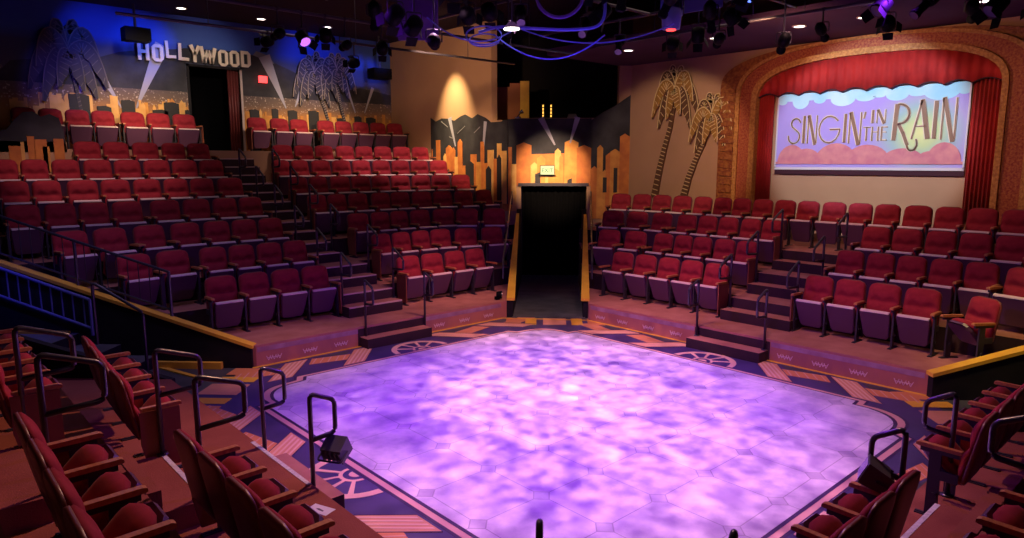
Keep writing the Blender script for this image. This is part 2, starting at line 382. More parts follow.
# ------------------------------------------------------------------ terraces
ZL = 0.335
def terraces():
    # far left bank, rows rise towards +Y
    b = MB()
    r, D = 0.38, 0.90
    def xl(y): return max(-3.0, 3.97 - (y - 10.3)) if y > 10.3 else 3.97
    def xr(y): return min(12.28, 9.12 + (y - 10.22))
    z = lambda k: ZL + r * k
    fr = [10.2] + [10.74 + D * k for k in range(1, 7)] + [17.15, 17.15]
    for k in range(0, 8):
        kk = k if k < 7 else 8
        y0 = fr[k]; y1 = fr[k + 1] if k < 7 else 19.3
        if k == 6: y1 = 17.15
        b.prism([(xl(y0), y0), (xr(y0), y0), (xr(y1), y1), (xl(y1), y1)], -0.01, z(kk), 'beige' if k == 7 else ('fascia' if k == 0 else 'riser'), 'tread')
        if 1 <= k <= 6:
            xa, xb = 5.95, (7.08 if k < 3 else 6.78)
            for yy, zz in ((10.32 + D * k, z(k)), (10.00 + D * k, z(k - 1) + r / 2)): b.box(xa + 0.01, xb - 0.01, yy - 0.006, yy + 0.03, zz - 0.02, zz + 0.004, 'lit_edge')  # thin strips that paint the lit line on each tread front
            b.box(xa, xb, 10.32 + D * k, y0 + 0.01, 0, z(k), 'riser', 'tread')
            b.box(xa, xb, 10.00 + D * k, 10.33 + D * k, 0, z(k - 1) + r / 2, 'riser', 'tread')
    for i, y in enumerate((16.2, 16.52, 16.84)):
        b.box(5.95, 6.78, y, y + 0.33, 0, z(6) + 0.19 * (i + 1), 'riser', 'tread'); b.box(5.96, 6.77, y - 0.006, y + 0.03, z(6) + 0.19 * (i + 1) - 0.02, z(6) + 0.19 * (i + 1) + 0.004, 'lit_edge')
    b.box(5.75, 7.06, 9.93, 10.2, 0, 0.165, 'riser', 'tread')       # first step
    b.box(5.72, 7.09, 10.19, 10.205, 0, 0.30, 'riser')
    b.build('floor_platform', kind='structure')
    # far right bank, rows rise towards +X
    b = MB(); r = 0.355
    z = lambda k: ZL + r * k
    def yl(x): return 2.85 - (x - 10.1)
    def yh(x): return min(12.2, 8.90 + (x - 10.12))
    fr = [10.12, 11.40, 12.30, 13.20, 14.9]
    for k in range(4):
        x0, x1 = fr[k], fr[k + 1]
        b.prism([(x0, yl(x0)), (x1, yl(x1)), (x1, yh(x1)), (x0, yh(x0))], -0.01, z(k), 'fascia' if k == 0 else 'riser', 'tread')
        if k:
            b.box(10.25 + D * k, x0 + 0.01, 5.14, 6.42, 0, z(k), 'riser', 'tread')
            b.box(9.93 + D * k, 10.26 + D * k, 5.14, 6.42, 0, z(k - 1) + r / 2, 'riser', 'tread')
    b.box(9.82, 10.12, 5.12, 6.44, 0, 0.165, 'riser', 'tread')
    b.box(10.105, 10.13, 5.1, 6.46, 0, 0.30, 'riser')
    b.build('floor_platform', kind='structure')
    # near left bank, rows rise towards -X
    b = MB(); r = 0.365
    z = lambda k: ZL + r * k
    fr = [2.5, 1.2, 0.3, -0.6, -1.5]
    for k in range(4):
        x0, x1 = fr[k], fr[k + 1]
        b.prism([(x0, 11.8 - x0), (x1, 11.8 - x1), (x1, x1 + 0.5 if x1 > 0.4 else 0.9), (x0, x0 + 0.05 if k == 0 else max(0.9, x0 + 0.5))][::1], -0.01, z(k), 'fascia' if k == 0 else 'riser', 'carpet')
        if k:
            xa = 1.62 - 0.98 * (k - 1) - 0.32
            b.box(x0 - 0.01, xa, 5.3, 6.44, 0, z(k), 'carpet', 'carpet')
            b.box(xa - 0.01, xa + 0.32, 5.3, 6.44, 0, z(k - 1) + r / 2, 'carpet', 'carpet')
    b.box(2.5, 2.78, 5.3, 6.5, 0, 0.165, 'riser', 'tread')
    b.build('floor_platform', kind='structure')
    # near right bank, rows rise towards -Y
    b = MB()
    z = lambda k: 0.14 + r * k
    fr = [1.9, 1.15, 0.25, -0.65, -1.5]
    for k in range(4):
        y0, y1 = fr[k], fr[k + 1]
        b.prism([(y0 + 1.45 if k == 0 else 2.6, y0), (10.70 - y0, y0), (10.70 - y1, y1), (2.6, y1)], -0.01, z(k), 'fascia' if k == 0 else 'riser', 'carpet')
        if k:
            ya = 1.58 - 0.95 * (k - 1) - 0.30
            b.box(5.2, 6.4, y0 - 0.01, ya, 0, z(k), 'carpet', 'carpet')
            b.box(5.2, 6.4, ya - 0.01, ya + 0.30, 0, z(k - 1) + r / 2, 'carpet', 'carpet')
    b.build('floor_platform', kind='structure')
terraces()

# lilac band and stencilled sprigs on the fascias
def sprig(b, fr, u, v):
    for k in range(5):
        du = (k - 2) * 0.045; h = 0.030 + 0.012 * ((k + 1) % 2)
        for a in (-0.5, 0.5):
            c_, s_ = math.cos(PI / 2 + a), math.sin(PI / 2 + a)
            b.plate(fr, [(u + du - 0.005, v - h), (u + du + 0.005, v - h), (u + du + 0.005 + c_ * h * 1.6, v - h + s_ * h * 2.0), (u + du - 0.005 + c_ * h * 1.6, v - h + s_ * h * 2.0)], 0.0, 0.004, 'stencil')
    b.plate(fr, [(u - 0.11, v - 0.004), (u + 0.11, v - 0.004), (u + 0.11, v + 0.004), (u - 0.11, v + 0.004)], 0.0, 0.0035, 'stencil')
b = MB()
fl = lambda u, v, d: (u, 10.2 - d, v)
for a0, a1 in ((3.99, 5.72), (7.09, 8.95)):
    b.plate(fl, [(a0, 0.225), (a1, 0.225), (a1, 0.30), (a0, 0.30)], 0, 0.004, 'fascia_band')
for u in (4.25, 4.85, 5.40, 7.42, 8.02, 8.62): sprig(b, fl, u, 0.11)
b.build('trim_1', kind='structure')
b = MB()
fr_ = lambda u, v, d: (10.12 - d, u, v)
for a0, a1 in ((2.90, 5.08), (6.48, 8.85)):
    b.plate(fr_, [(a0, 0.225), (a1, 0.225), (a1, 0.30), (a0, 0.30)], 0, 0.004, 'fascia_band')
for u in (3.15, 3.75, 4.30, 4.85, 6.85, 7.45, 8.05, 8.60): sprig(b, fr_, u, 0.11)
b.build('trim_2', kind='structure')
# white tape on the near steps
for i, (x0, x1, y0, y1, z_) in enumerate(((2.46, 2.50, 5.35, 6.60, 0.335), (1.59, 1.63, 5.45, 6.42, 0.518), (0.61, 0.65, 5.35, 6.42, 0.884),
                                       (5.30, 6.15, 1.56, 1.60, 0.3225), (5.75, 6.15, 1.86, 1.90, 0.14))):
    b = MB(); b.box(x0, x1, y0, y1, z_, z_ + 0.004, 'tape')
    o = b.build('step_tape')
    tag(o, ['long white tape along the front edge of the lowest russet platform, by the handrail post',
            'worn white tape strip on the russet step behind the lower row end',
            'white tape strip on the highest dark step beside upper chair backs',
            'long white tape on the step near the handrail of the bank by the mustard wall',
            'short white tape on the lowest platform edge, beside a floodlight rail'][i], 'tape')

# ------------------------------------------------------------------ walls, ceiling
H1 = 6.8
b = MB(); b.box(-4, 17, -4, 20, H1, H1 + 0.2, 'black_ceiling'); b.build('ceiling', kind='structure')
b = MB(); b.box(12.0, 14.9, -3.8, 12.0, 5.6, 5.75, 'soffit'); b.build('ceiling_soffit', kind='structure')
# far left wall with its doorway
b = MB()
b.box(-3.5, 6.17, 19.3, 19.5, 0, H1, 'night'); b.box(7.50, 12.3, 19.3, 19.5, 0, H1, 'night'); b.box(6.17, 7.50, 19.3, 19.5, 5.58, H1, 'night')
b.box(6.17, 7.50, 19.3, 19.5, 0, 3.375, 'night')
b.build('wall_left', kind='structure')
b = MB(); b.box(6.0, 7.7, 20.2, 20.3, 3.0, 6, 'void'); b.box(6.0, 6.17, 19.5, 20.2, 3.0, 6, 'void'); b.box(7.5, 7.7, 19.5, 20.2, 3, 6, 'void')
b.box(6.0, 7.7, 19.3, 20.3, 3.2, 3.375, 'void'); b.box(6.0, 7.7, 19.5, 20.3, 5.6, 5.7, 'void')
b.build('wall_passage', kind='structure')
b = MB(); b.box(6.13, 6.19, 19.27, 19.42, 3.375, 5.62, 'black'); b.box(6.13, 7.56, 19.27, 19.42, 5.56, 5.62, 'black'); b.box(7.50, 7.56, 19.27, 19.42, 3.375, 5.62, 'white_paint')
b.build('door_1_frame', kind='structure')
# side wall that the left rows end against, with the booth window near its end
b = MB()
b.box(12.3, 12.5, 14.38, 19.5, 0, H1, 'beige')
b.box(12.3, 12.5, 13.98, 14.39, 0, 4.2, 'beige')
b.build('wall_rear_left', kind='structure')
# wall over the tunnel (faces the stage corner)
q2 = 1 / S2
CX, CY = 12.60, 13.72
fm = lambda u, v, d: (CX + q2 * u - q2 * d, CY - q2 * u - q2 * d, v)       # u along, d towards the stage
b = MB()
b.plate(fm, [(0, 2.53), (1.98, 2.53), (1.98, 4.25), (0, 4.25)], -0.9, 0, 'beige'); b.plate(fm, [(-0.42, 0), (0.0, 0), (0.0, 4.2), (-0.42, 4.2)], -0.1, 0, 'beige')
b.plate(fm, [(0, 0), (0.12, 0), (0.12, 2.53), (0, 2.53)], -0.4, 0, 'beige'); b.plate(fm, [(1.88, 0), (1.98, 0), (1.98, 2.53), (1.88, 2.53)], -0.4, 0, 'beige')
b.plate(fm, [(0.05, 2.47), (1.93, 2.47), (1.93, 2.55), (0.05, 2.55)], -0.2, 0.06, 'rail')
b.build('wall_rear_center', kind='structure')
b = MB()
b.prism([(14.0, 12.32), (14.9, 11.74), (15.1, 11.9), (14.1, 12.5)], 0, 4.25, 'beige')
b.prism([(14.62, 11.93), (14.9, 11.74), (15.1, 11.9), (14.75, 12.1)], 4.25, H1, 'beige')
b.build('wall_rear_right', kind='structure')
# right wall
b = MB(); b.box(14.9, 15.1, -3.8, 11.85, 0, H1, 'beige'); b.build('wall_right', kind='structure')
b = MB(); b.box(-3.6, -3.5, 1, 19.5, 0, H1, 'black'); b.box(-3.5, 15.1, -3.9, -3.8, 0, H1, 'black'); b.build('wall_near', kind='structure')
# booth room behind the window
b = MB()
b.plate(fm, [(-1.9, 4.0), (3.2, 4.0), (3.2, H1), (-1.9, H1)], -3.1, -3.0, 'booth')
b.plate(fm, [(-0.85, 4.05), (2.9, 4.05), (2.9, 4.12), (-0.85, 4.12)], -3.0, -0.9, 'booth')
b.build('wall_booth', kind='structure')

def wall_frame(axis, c):
    if axis == 'y': return lambda u, v, d: (u, c - d, v)                  # wall facing -Y
    return lambda u, v, d: (c - d, u, v)                                   # wall facing -X
FB = wall_frame('y', 19.3); FA = wall_frame('x', 12.3); FR = wall_frame('x', 14.9)

b = MB()
b.plate(fm, [(-0.25, 4.12), (0.05, 4.12), (0.05, 5.3), (-0.25, 5.3)], -1.5, -1.4, 'booth_orange')
b.plate(fm, [(0.05, 4.12), (0.30, 4.12), (0.30, 5.35), (0.05, 5.35)], -1.4, -1.3, 'yellow')
b.plate(fm, [(-0.60, 4.12), (-0.25, 4.12), (-0.25, 5.2), (-0.60, 5.2)], -1.5, -1.4, 'booth_orange')
tag(b.build('booth_partition'), 'narrow orange and mustard partition standing inside the dark control booth', 'partition')
b = MB()
b.plate(fm, [(0.35, 4.12), (1.5, 4.12), (1.5, 4.30), (0.35, 4.30)], -1.3, -0.95, 'fixture')
b.plate(fm, [(0.45, 4.30), (0.9, 4.30), (0.9, 4.34), (0.45, 4.34)], -1.2, -1.0, 'steel')
root = tag(b.build('mixing_console'), 'black mixing console with amber level lights on the booth sill', 'console')
b = MB()
for u in (0.68, 0.90):
    for k in range(4):
        b.plate(fm, [(u, 4.34 + k * 0.09), (u + 0.035, 4.34 + k * 0.09), (u + 0.035, 4.40 + k * 0.09), (u, 4.40 + k * 0.09)], -1.02, -0.99, 'amber_led')
b.build('level_meter', root)
b = MB()
for u in (1.35,): 
    b.plate(fm, [(u, 4.27), (u + 0.30, 4.27), (u + 0.24, 4.40), (u + 0.04, 4.40)], -0.8, -0.6, 'white_paint')
tag(b.build('desk_box'), 'small pale box on the booth ledge near its grey mountain side', 'box')
b = MB()
b.tube([fm(0.02, 4.25, -0.3), fm(0.02, 4.30, -0.3)], 0.09, 'chrome'); b.tube([fm(0.02, 4.30, -0.3), fm(0.10, 4.42, -0.3)], 0.015, 'steel'); b.tube([fm(0.06, 4.40, -0.3), fm(0.16, 4.45, -0.3)], [0.03, 0.06], 'chrome')
tag(b.build('desk_lamp'), 'small metal desk lamp at the corner of the booth ledge', 'lamp')

# ------------------------------------------------------------------ murals
def skyline(b, fr, u0, u1, zb, zlo, zhi, wmin, wmax, d=0.02, mats=('city1', 'city2', 'city3'), gap=0.0, seed=1):
    R = random.Random(seed); u = u0; i = 0
    while u < u1:
        w = R.uniform(wmin, wmax); w = min(w, u1 - u); h = R.uniform(zlo, zhi); m = mats[R.randrange(len(mats))]
        dd = d + 0.004 * (i % 4) + 0.002
        top = [(u + w, h), (u, h)]
        if R.random() < 0.25: top = [(u + w, h - 0.06), (u + w / 2, h + 0.03), (u, h - 0.06)]
        b.plate(fr, [(u, zb), (u + w, zb)] + top, 0.0, dd, m)
        u += w * R.uniform(0.75, 1.0) + gap; i += 1
def beam(b, fr, p, a, w0, w1, L, d, m='beam'):
    c, s = math.cos(a), math.sin(a)
    b.plate(fr, [(p[0] - s * w0, p[1] + c * w0), (p[0] + s * w0, p[1] - c * w0), (p[0] + c * L + s * w1, p[1] + s * L - c * w1), (p[0] + c * L - s * w1, p[1] + s * L + c * w1)], 0.0, d, m)
# blue backdrop wall
b = MB()
b.plate(FB, [(2.0, 4.9), (2.4, 5.35), (3.0, 5.45), (3.6, 5.55), (4.2, 5.60), (4.6, 5.75), (5.1, 5.85), (5.9, 5.95), (6.12, 6.0), (6.12, 4.9)], 0.0, 0.004, 'mountain')
b.plate(FB, [(6.12, 5.64), (7.58, 5.64), (7.58, 6.05), (6.12, 6.0)], 0.0, 0.004, 'mountain')
b.plate(FB, [(7.58, 4.9), (7.58, 6.05), (8.2, 5.95), (8.8, 5.75), (9.6, 5.45), (10.6, 5.20), (11.2, 5.35), (12.28, 5.2), (12.28, 4.9)], 0.0, 0.004, 'mountain')
tag_mural = b
b.plate(FB, [(8.35, 6.02), (8.0, 6.12), (7.9, 6.0), (8.5, 5.82)], 0.0, 0.006, 'ridge')
for p, a, w1, L in (((3.62, 4.55), math.radians(72), 0.10, 0.95), ((4.55, 4.42), math.radians(116), 0.11, 1.45), ((4.88, 4.42), math.radians(66), 0.17, 1.75),
                    ((8.78, 4.62), math.radians(112), 0.17, 1.5), ((9.06, 4.68), math.radians(66), 0.11, 1.1), ((11.0, 4.6), math.radians(110), 0.05, 0.85), ((11.32, 4.6), math.radians(68), 0.05, 0.85)):
    beam(b, FB, p, a, 0.015, w1, L, 0.008)
skyline(b, FB, 2.3, 6.1, 3.4, 4.25, 4.72, 0.05, 0.14, 0.012, ('city1', 'city3', 'city3'), seed=3)
skyline(b, FB, 7.6, 12.25, 3.4, 4.15, 4.60, 0.06, 0.16, 0.012, ('city1', 'city3', 'city1'), seed=5)
for u, w, h in ((3.45, 0.42, 4.70), (4.02, 0.30, 4.45), (4.55, 0.30, 4.62), (5.25, 0.36, 4.42), (5.52, 0.36, 4.62), (6.02, 0.12, 4.45),
                (7.72, 0.26, 4.55), (8.35, 0.18, 4.60), (8.82, 0.28, 4.58), (9.45, 0.32, 4.60), (10.35, 0.22, 4.42), (10.95, 0.24, 4.50), (11.35, 0.34, 4.48)):
    b.plate(FB, [(u, 3.4), (u + w, 3.4), (u + w, h - 0.04), (u + w * 0.6, h), (u, h - 0.02)], 0.0, 0.040, 'city_dark')
root = b.build('skyline_mural'); tag(root, 'long night skyline mural with search beams and amber towers under the white letter sign', 'mural')
# mural on the side wall and over the tunnel
b = MB()
b.plate(FA, [(13.72, 2.0), (17.15, 2.0), (17.15, 4.40), (16.9, 4.28), (16.6, 4.36), (16.3, 4.34), (16.0, 4.27), (15.7, 4.38), (15.5, 4.42), (15.2, 4.3), (14.95, 4.4), (14.6, 4.28), (14.4, 4.16), (13.98, 4.16), (13.72, 4.2)], 0.0, 0.02, 'mountain')
beam(b, FA, (15.95, 3.55), math.radians(72), 0.02, 0.07, 0.85, 0.03); beam(b, FA, (14.75, 3.2), math.radians(98), 0.02, 0.06, 1.0, 0.03)
for p, a, L in (((16.3, 4.1), 0.5, 0.35), ((15.5, 4.1), -0.5, 0.4), ((15.1, 3.9), 2.6, 0.3), ((16.0, 3.75), 0.3, 0.25)): beam(b, FA, p, a, 0.01, 0.012, L, 0.03, 'ridge')
skyline(b, FA, 13.75, 17.1, 2.0, 2.95, 3.75, 0.14, 0.30, 0.03, ('city2', 'city1', 'city2', 'city3'), seed=11)
for u, w, h in ((15.1, 0.36, 3.15), (14.35, 0.22, 3.0), (13.95, 0.16, 3.3), (16.2, 0.14, 2.9)):
    b.plate(FA, [(u, 2.0), (u + w, 2.0), (u + w, h - .1), (u + w / 2, h), (u, h - .1)], 0.0, 0.055, 'city_dark')
tag(b.build('skyline_mural'), 'black mountain and orange tower mural on the beige wall beside the upper chair rows', 'mural')
b = MB()
b.plate(fm, [(0, 2.48), (1.98, 2.48), (1.98, 4.24), (0, 4.24)], 0.0, 0.006, 'mountain'); b.plate(fm, [(-0.40, 1.8), (0.0, 1.8), (0.0, 4.24), (-0.40, 4.2)], 0.0, 0.006, 'mountain')
for u, w, h, m_ in ((-0.4, 0.16, 3.2, 'city1'), (-0.26, 0.14, 3.5, 'city2'), (-0.14, 0.14, 3.05, 'city3')): b.plate(fm, [(u, 1.8), (u + w, 1.8), (u + w, h), (u, h)], 0.0, 0.014, m_)
b.plate(fm, [(0.0, 2.48), (1.98, 2.48), (1.98, 3.35), (0, 3.30)], 0.0, 0.010, 'city2')
beam(b, fm, (1.02, 3.55), math.radians(118), 0.02, 0.08, 0.8, 0.03); beam(b, fm, (1.42, 3.6), math.radians(74), 0.02, 0.07, 0.7, 0.03)
for u, w, h, m_ in ((0.0, 0.40, 3.62, 'city2'), (0.38, 0.2, 3.1, 'city3'), (0.55, 0.22, 3.28, 'city1'), (0.76, 0.18, 3.02, 'city3'), (1.02, 0.16, 3.46, 'city3'), (1.14, 0.10, 3.3, 'city1'), (1.28, 0.36, 3.70, 'city1'), (1.60, 0.38, 3.55, 'city2'), (0.85, 0.3, 2.95, 'city1')):
    b.plate(fm, [(u, 2.48), (u + w, 2.48), (u + w, h - .08), (u + w / 2, h), (u, h - .08)], 0.0, 0.02 + 0.006 * (int(u * 10) % 3), m_)
for u, w, h in ((0.50, 0.14, 2.84), (1.36, 0.12, 2.68)):
    b.plate(fm, [(u, 2.48), (u + w, 2.48), (u + w, h), (u, h - .05)], 0.0, 0.045, 'city_dark')
tag(b.build('skyline_mural'), 'bright orange city mural panel directly over the black tunnel mouth', 'mural')
fb = lambda u, v, d: (14.0 + 0.8406 * u - 0.5417 * d, 12.32 - 0.5417 * u - 0.8406 * d, v)
b = MB()
b.plate(fb, [(0, 1.6), (1.05, 1.6), (1.05, 4.85), (0.85, 4.72), (0.6, 4.55), (0.3, 4.4), (0.0, 4.2)], 0.0, 0.015, 'mountain')
for u, w, h, m_ in ((0.0, 0.18, 3.0, 'city2'), (0.16, 0.16, 3.55, 'city1'), (0.40, 0.2, 3.35, 'city2'), (0.52, 0.26, 3.45, 'city1'), (0.78, 0.27, 3.85, 'city2'), (0.3, 0.15, 2.9, 'city1')):
    b.plate(fb, [(u, 1.6), (u + w, 1.6), (u + w, h - .08), (u + w / 2, h), (u, h - .08)], 0.0, 0.025 + 0.004 * (int(u * 10) % 3), m_)
for u, w, h in ((0.33, 0.1, 2.7), (0.62, 0.1, 2.95)): b.plate(fb, [(u, 2.3), (u + w, 2.3), (u + w, h), (u, h)], 0, 0.05, 'city_dark')
tag(b.build('skyline_mural'), 'tall grey mountain and orange tower mural in the corner next to the golden palms', 'mural')
# low painted screen at the left of the upper rows
b = MB()
b.box(1.2, 2.95, 17.15, 17.25, 3.3, 3.52, 'beige')
fs = lambda u, v, d: (u, 17.15 - d, v)
b.plate(fs, [(1.2, 3.3), (2.95, 3.3), (2.92, 3.75), (2.86, 4.0), (2.7, 4.08), (2.55, 4.02), (2.42, 4.12), (2.25, 4.10), (2.1, 3.95), (1.95, 3.75), (1.2, 3.6)], -0.06, 0.0, 'mountain')
for u, w, h, m_ in ((1.95, 0.2, 3.42, 'city2'), (2.15, 0.06, 3.5, 'city3'), (2.27, 0.12, 3.62, 'city2'), (2.38, 0.22, 3.56, 'city2'), (2.52, 0.12, 3.42, 'city1'), (2.72, 0.18, 3.58, 'city2')):
    b.plate(fs, [(u, 2.9), (u + w, 2.9), (u + w, h), (u, h)], 0.0, 0.02, m_)
tag(b.build('mural_screen'), 'low screen painted with dark hill and orange towers before the top left chairs', 'screen')

# ------------------------------------------------------------------ letter sign, exit sign
def text_obj(name, s, size, depth, m, mtx, parent=None, align='CENTER', sx=1.0, offset=0.0):
    cu = bpy.data.curves.new(name, 'FONT'); cu.body = s; cu.size = size; cu.extrude = depth; cu.align_x = align; cu.offset = offset
    cu.materials.append(M[m])
    o = bpy.data.objects.new('tmp', cu); C.objects.link(o)
    dg = bpy.context.evaluated_depsgraph_get(); me = bpy.data.meshes.new_from_object(o.evaluated_get(dg))
    bpy.data.objects.remove(o)
    me.name = name
    me.transform(Matrix.Diagonal((sx, 1, 1, 1))); me.transform(mtx)
    return link(name, me, parent)
def block_letter(ch, x, z, w, h, rot=0):
    """chunky squared capitals like the hillside sign"""
    b = MB(); t = 0.30 * w if ch != 'W' else 0.17 * w
    t = min(t, 0.11)
    def F(u, v, d):
        c, s = math.cos(rot), math.sin(rot)
        return (x + u * c - v * s, 19.30 - 0.06 - d, z + u * s + v * c)
    def R_(u0, v0, u1, v1): b.plate(F, [(u0, v0), (u1, v0), (u1, v1), (u0, v1)], 0, 0.05, 'letter')
    def L_(p, q, th):
        d_ = Vector((q[0] - p[0], q[1] - p[1])); n_ = Vector((-d_.y, d_.x)).normalized() * th / 2
        b.plate(F, [(p[0] - n_.x, p[1] - n_.y), (q[0] - n_.x, q[1] - n_.y), (q[0] + n_.x, q[1] + n_.y), (p[0] + n_.x, p[1] + n_.y)], 0, 0.05, 'letter')
    if ch == 'H': R_(0, 0, t, h); R_(w - t, 0, w, h); R_(t, h / 2 - t / 2, w - t, h / 2 + t / 2)
    elif ch == 'L': R_(0, 0, t, h); R_(t, 0, w, t)
    elif ch in 'OD':
        c = 0.07; cl = c if ch == 'O' else 0.0
        outer = [(cl, 0), (w - c, 0), (w, c), (w, h - c), (w - c, h), (cl, h), (0, h - cl), (0, cl)]
        inner = [(t, t), (w - t, t), (w - t, t), (w - t, h - t), (w - t, h - t), (t, h - t), (t, h - t), (t, t)]
        for i in range(8):
            j = (i + 1) % 8; q = [outer[i], outer[j], inner[j], inner[i]]
            qq = [p for k, p in enumerate(q) if k == 0 or p != q[k - 1]]
            if len(qq) >= 3 and outer[i] != outer[j]: b.plate(F, qq, 0, 0.05, 'letter')
            elif inner[i] != inner[j]: b.plate(F, [outer[i], inner[j], inner[i]], 0, 0.05, 'letter')
    elif ch == 'Y': L_((t / 2, h), (w / 2, h * 0.45), t); L_((w - t / 2, h), (w / 2, h * 0.45), t); R_(w / 2 - t / 2, 0, w / 2 + t / 2, h * 0.5)
    elif ch == 'W': L_((t / 2, h), (w * 0.27, 0.02), t * 1.2); L_((w * 0.27, 0.02), (w / 2, h * 0.8), t * 1.2); L_((w / 2, h * 0.8), (w * 0.73, 0.02), t * 1.2); L_((w * 0.73, 0.02), (w - t / 2, h), t * 1.2)
    return b
sign = empty('letter_sign', (0, 0, 0), 0, 'white block letter sign reading HOLLYWOOD above the dark doorway', 'sign')
for ch, x, z, w, h, r in (('H', 4.99, 5.60, 0.26, 0.42, 0), ('O', 5.31, 5.59, 0.27, 0.42, 0), ('L', 5.64, 5.70, 0.24, 0.42, 0.03), ('L', 5.93, 5.68, 0.26, 0.42, -0.03),
                          ('Y', 6.18, 5.67, 0.30, 0.42, -0.05), ('W', 6.45, 5.66, 0.42, 0.42, -0.05), ('O', 6.93, 5.62, 0.25, 0.42, 0), ('O', 7.23, 5.63, 0.25, 0.42, 0), ('D', 7.53, 5.65, 0.26, 0.42, 0)):
    block_letter(ch, x, z, w, h, r).build('letter', sign)
b = MB(); b.box(8.02, 8.24, 19.22, 19.3, 5.28, 5.46, 'led_red'); 
tag(b.build('wall_beacon'), 'small red warning light on the night mural to the side of the doorway', 'light')
b = MB(); b.plate(fm, [(0.63, 2.76), (1.02, 2.76), (1.02, 3.02), (0.63, 3.02)], 0.0, 0.07, 'fixture'); b.plate(fm, [(0.60, 2.74), (1.05, 2.74), (1.05, 2.765), (0.60, 2.765)], 0.0, 0.10, 'fixture')
root = tag(b.build('exit_sign'), 'small glowing green EXIT sign above the black tunnel mouth', 'sign')
b = MB(); b.plate(fm, [(0.645, 2.775), (1.005, 2.775), (1.005, 3.005), (0.645, 3.005)], 0.07, 0.076, 'exit_face'); b.build('sign_face', root)
cx, cy, cz = fm(0.825, 2.835, 0.078)
mt = Matrix.Translation((cx, cy, cz)) @ Matrix.Rotation(math.radians(-45), 4, 'Z') @ Matrix.Rotation(PI / 2, 4, 'X')
text_obj('lettering', 'EXIT', 0.15, 0.002, 'exit_green', mt, root)

# ------------------------------------------------------------------ doorway curtain
def pleat(name, fr, u0, u1, v0, v1, m, n, amp, d0, parent=None, thick=0.02, top_fn=None, bot_fn=None, rows=2):
    """pleated cloth sheet with thickness, hanging in a wall frame"""
    N = n * 8; vs = []; fs = []
    for side in (0, 1):
        for j in range(rows):
            for i in range(N + 1):
                t = i / N; u = u0 + (u1 - u0) * t
                lo = bot_fn(u) if bot_fn else v0; hi = top_fn(u) if top_fn else v1
                v = lo + (hi - lo) * j / (rows - 1)
                d = d0 + amp * (0.5 + 0.5 * math.sin(2 * PI * n * t)) + (thick if side else 0)
                vs.append(fr(u, v, d))
    W = N + 1; K = rows * W
    for j in range(rows - 1):
        for i in range(N):
            a = j * W + i
            fs.append((a, a + 1, a + 1 + W, a + W)); fs.append((K + a, K + a + W, K + a + 1 + W, K + a + 1))
    for i in range(N):
        fs.append((i, K + i, K + i + 1, i + 1)); a = (rows - 1) * W + i; fs.append((a, a + 1, K + a + 1, K + a))
    for j in range(rows - 1):
        a = j * W; fs.append((a, a + W, K + a + W, K + a)); a = j * W + N; fs.append((a, K + a, K + a + W, a + W))
    b = MB(); b.add(vs, fs, m); return b.build(name, parent, smooth=True)
o = pleat('door_curtain', FB, 7.20, 7.50, 3.38, 5.56, 'vinyl', 4, 0.06, -0.14)
tag(o, 'dark maroon curtain drawn to one side of the doorway under the letter sign', 'curtain')

# ------------------------------------------------------------------ palms
def frond(b, fr, c, ex, ph, ey, w, d0, m, line):
    """arched frond: climbs to ph, bends over and hangs to (ex, ey); pale veins and a pale rim"""
    n = 11; P = []
    for i in range(n + 1):
        t = i / n
        P.append(Vector((c[0] + 2 * t * (1 - t) * ex * 0.62 + t * t * ex, c[1] + 2 * t * (1 - t) * ph * 1.9 + t * t * ey)))
    top = []; bot = []
    for i, p in enumerate(P):
        a = P[max(0, i - 1)]; q = P[min(n, i + 1)]; tg = (q - a).normalized(); nr = Vector((tg.y, -tg.x)) * (1 if ex > 0 else -1)
        wd = w * math.sin(PI * (0.10 + 0.88 * i / n)) ** 0.6
        ragged = 1.0 if i % 2 else 0.80
        top.append(tuple(p - nr * wd * 0.25)); bot.append(tuple(p + nr * wd * ragged))
    for i in range(n):
        b.plate(fr, [top[i], top[i + 1], bot[i + 1], bot[i]], d0, d0 + 0.018, m)
    def stroke(p, q, th, d):
        p = Vector(p); q = Vector(q); dv = q - p
        if dv.length < 1e-5: return
        nn = Vector((-dv.y, dv.x)).normalized() * th / 2
        b.plate(fr, [tuple(p - nn), tuple(q - nn), tuple(q + nn), tuple(p + nn)], d0 + 0.018, d0 + d, line)
    for i in range(n): stroke(top[i], top[i + 1], 0.022, 0.026)
    for i in range(1, n):
        j = min(n, i + 1); stroke(P[i], (Vector(bot[i]) * 0.5 + Vector(bot[j]) * 0.5), 0.015, 0.024)
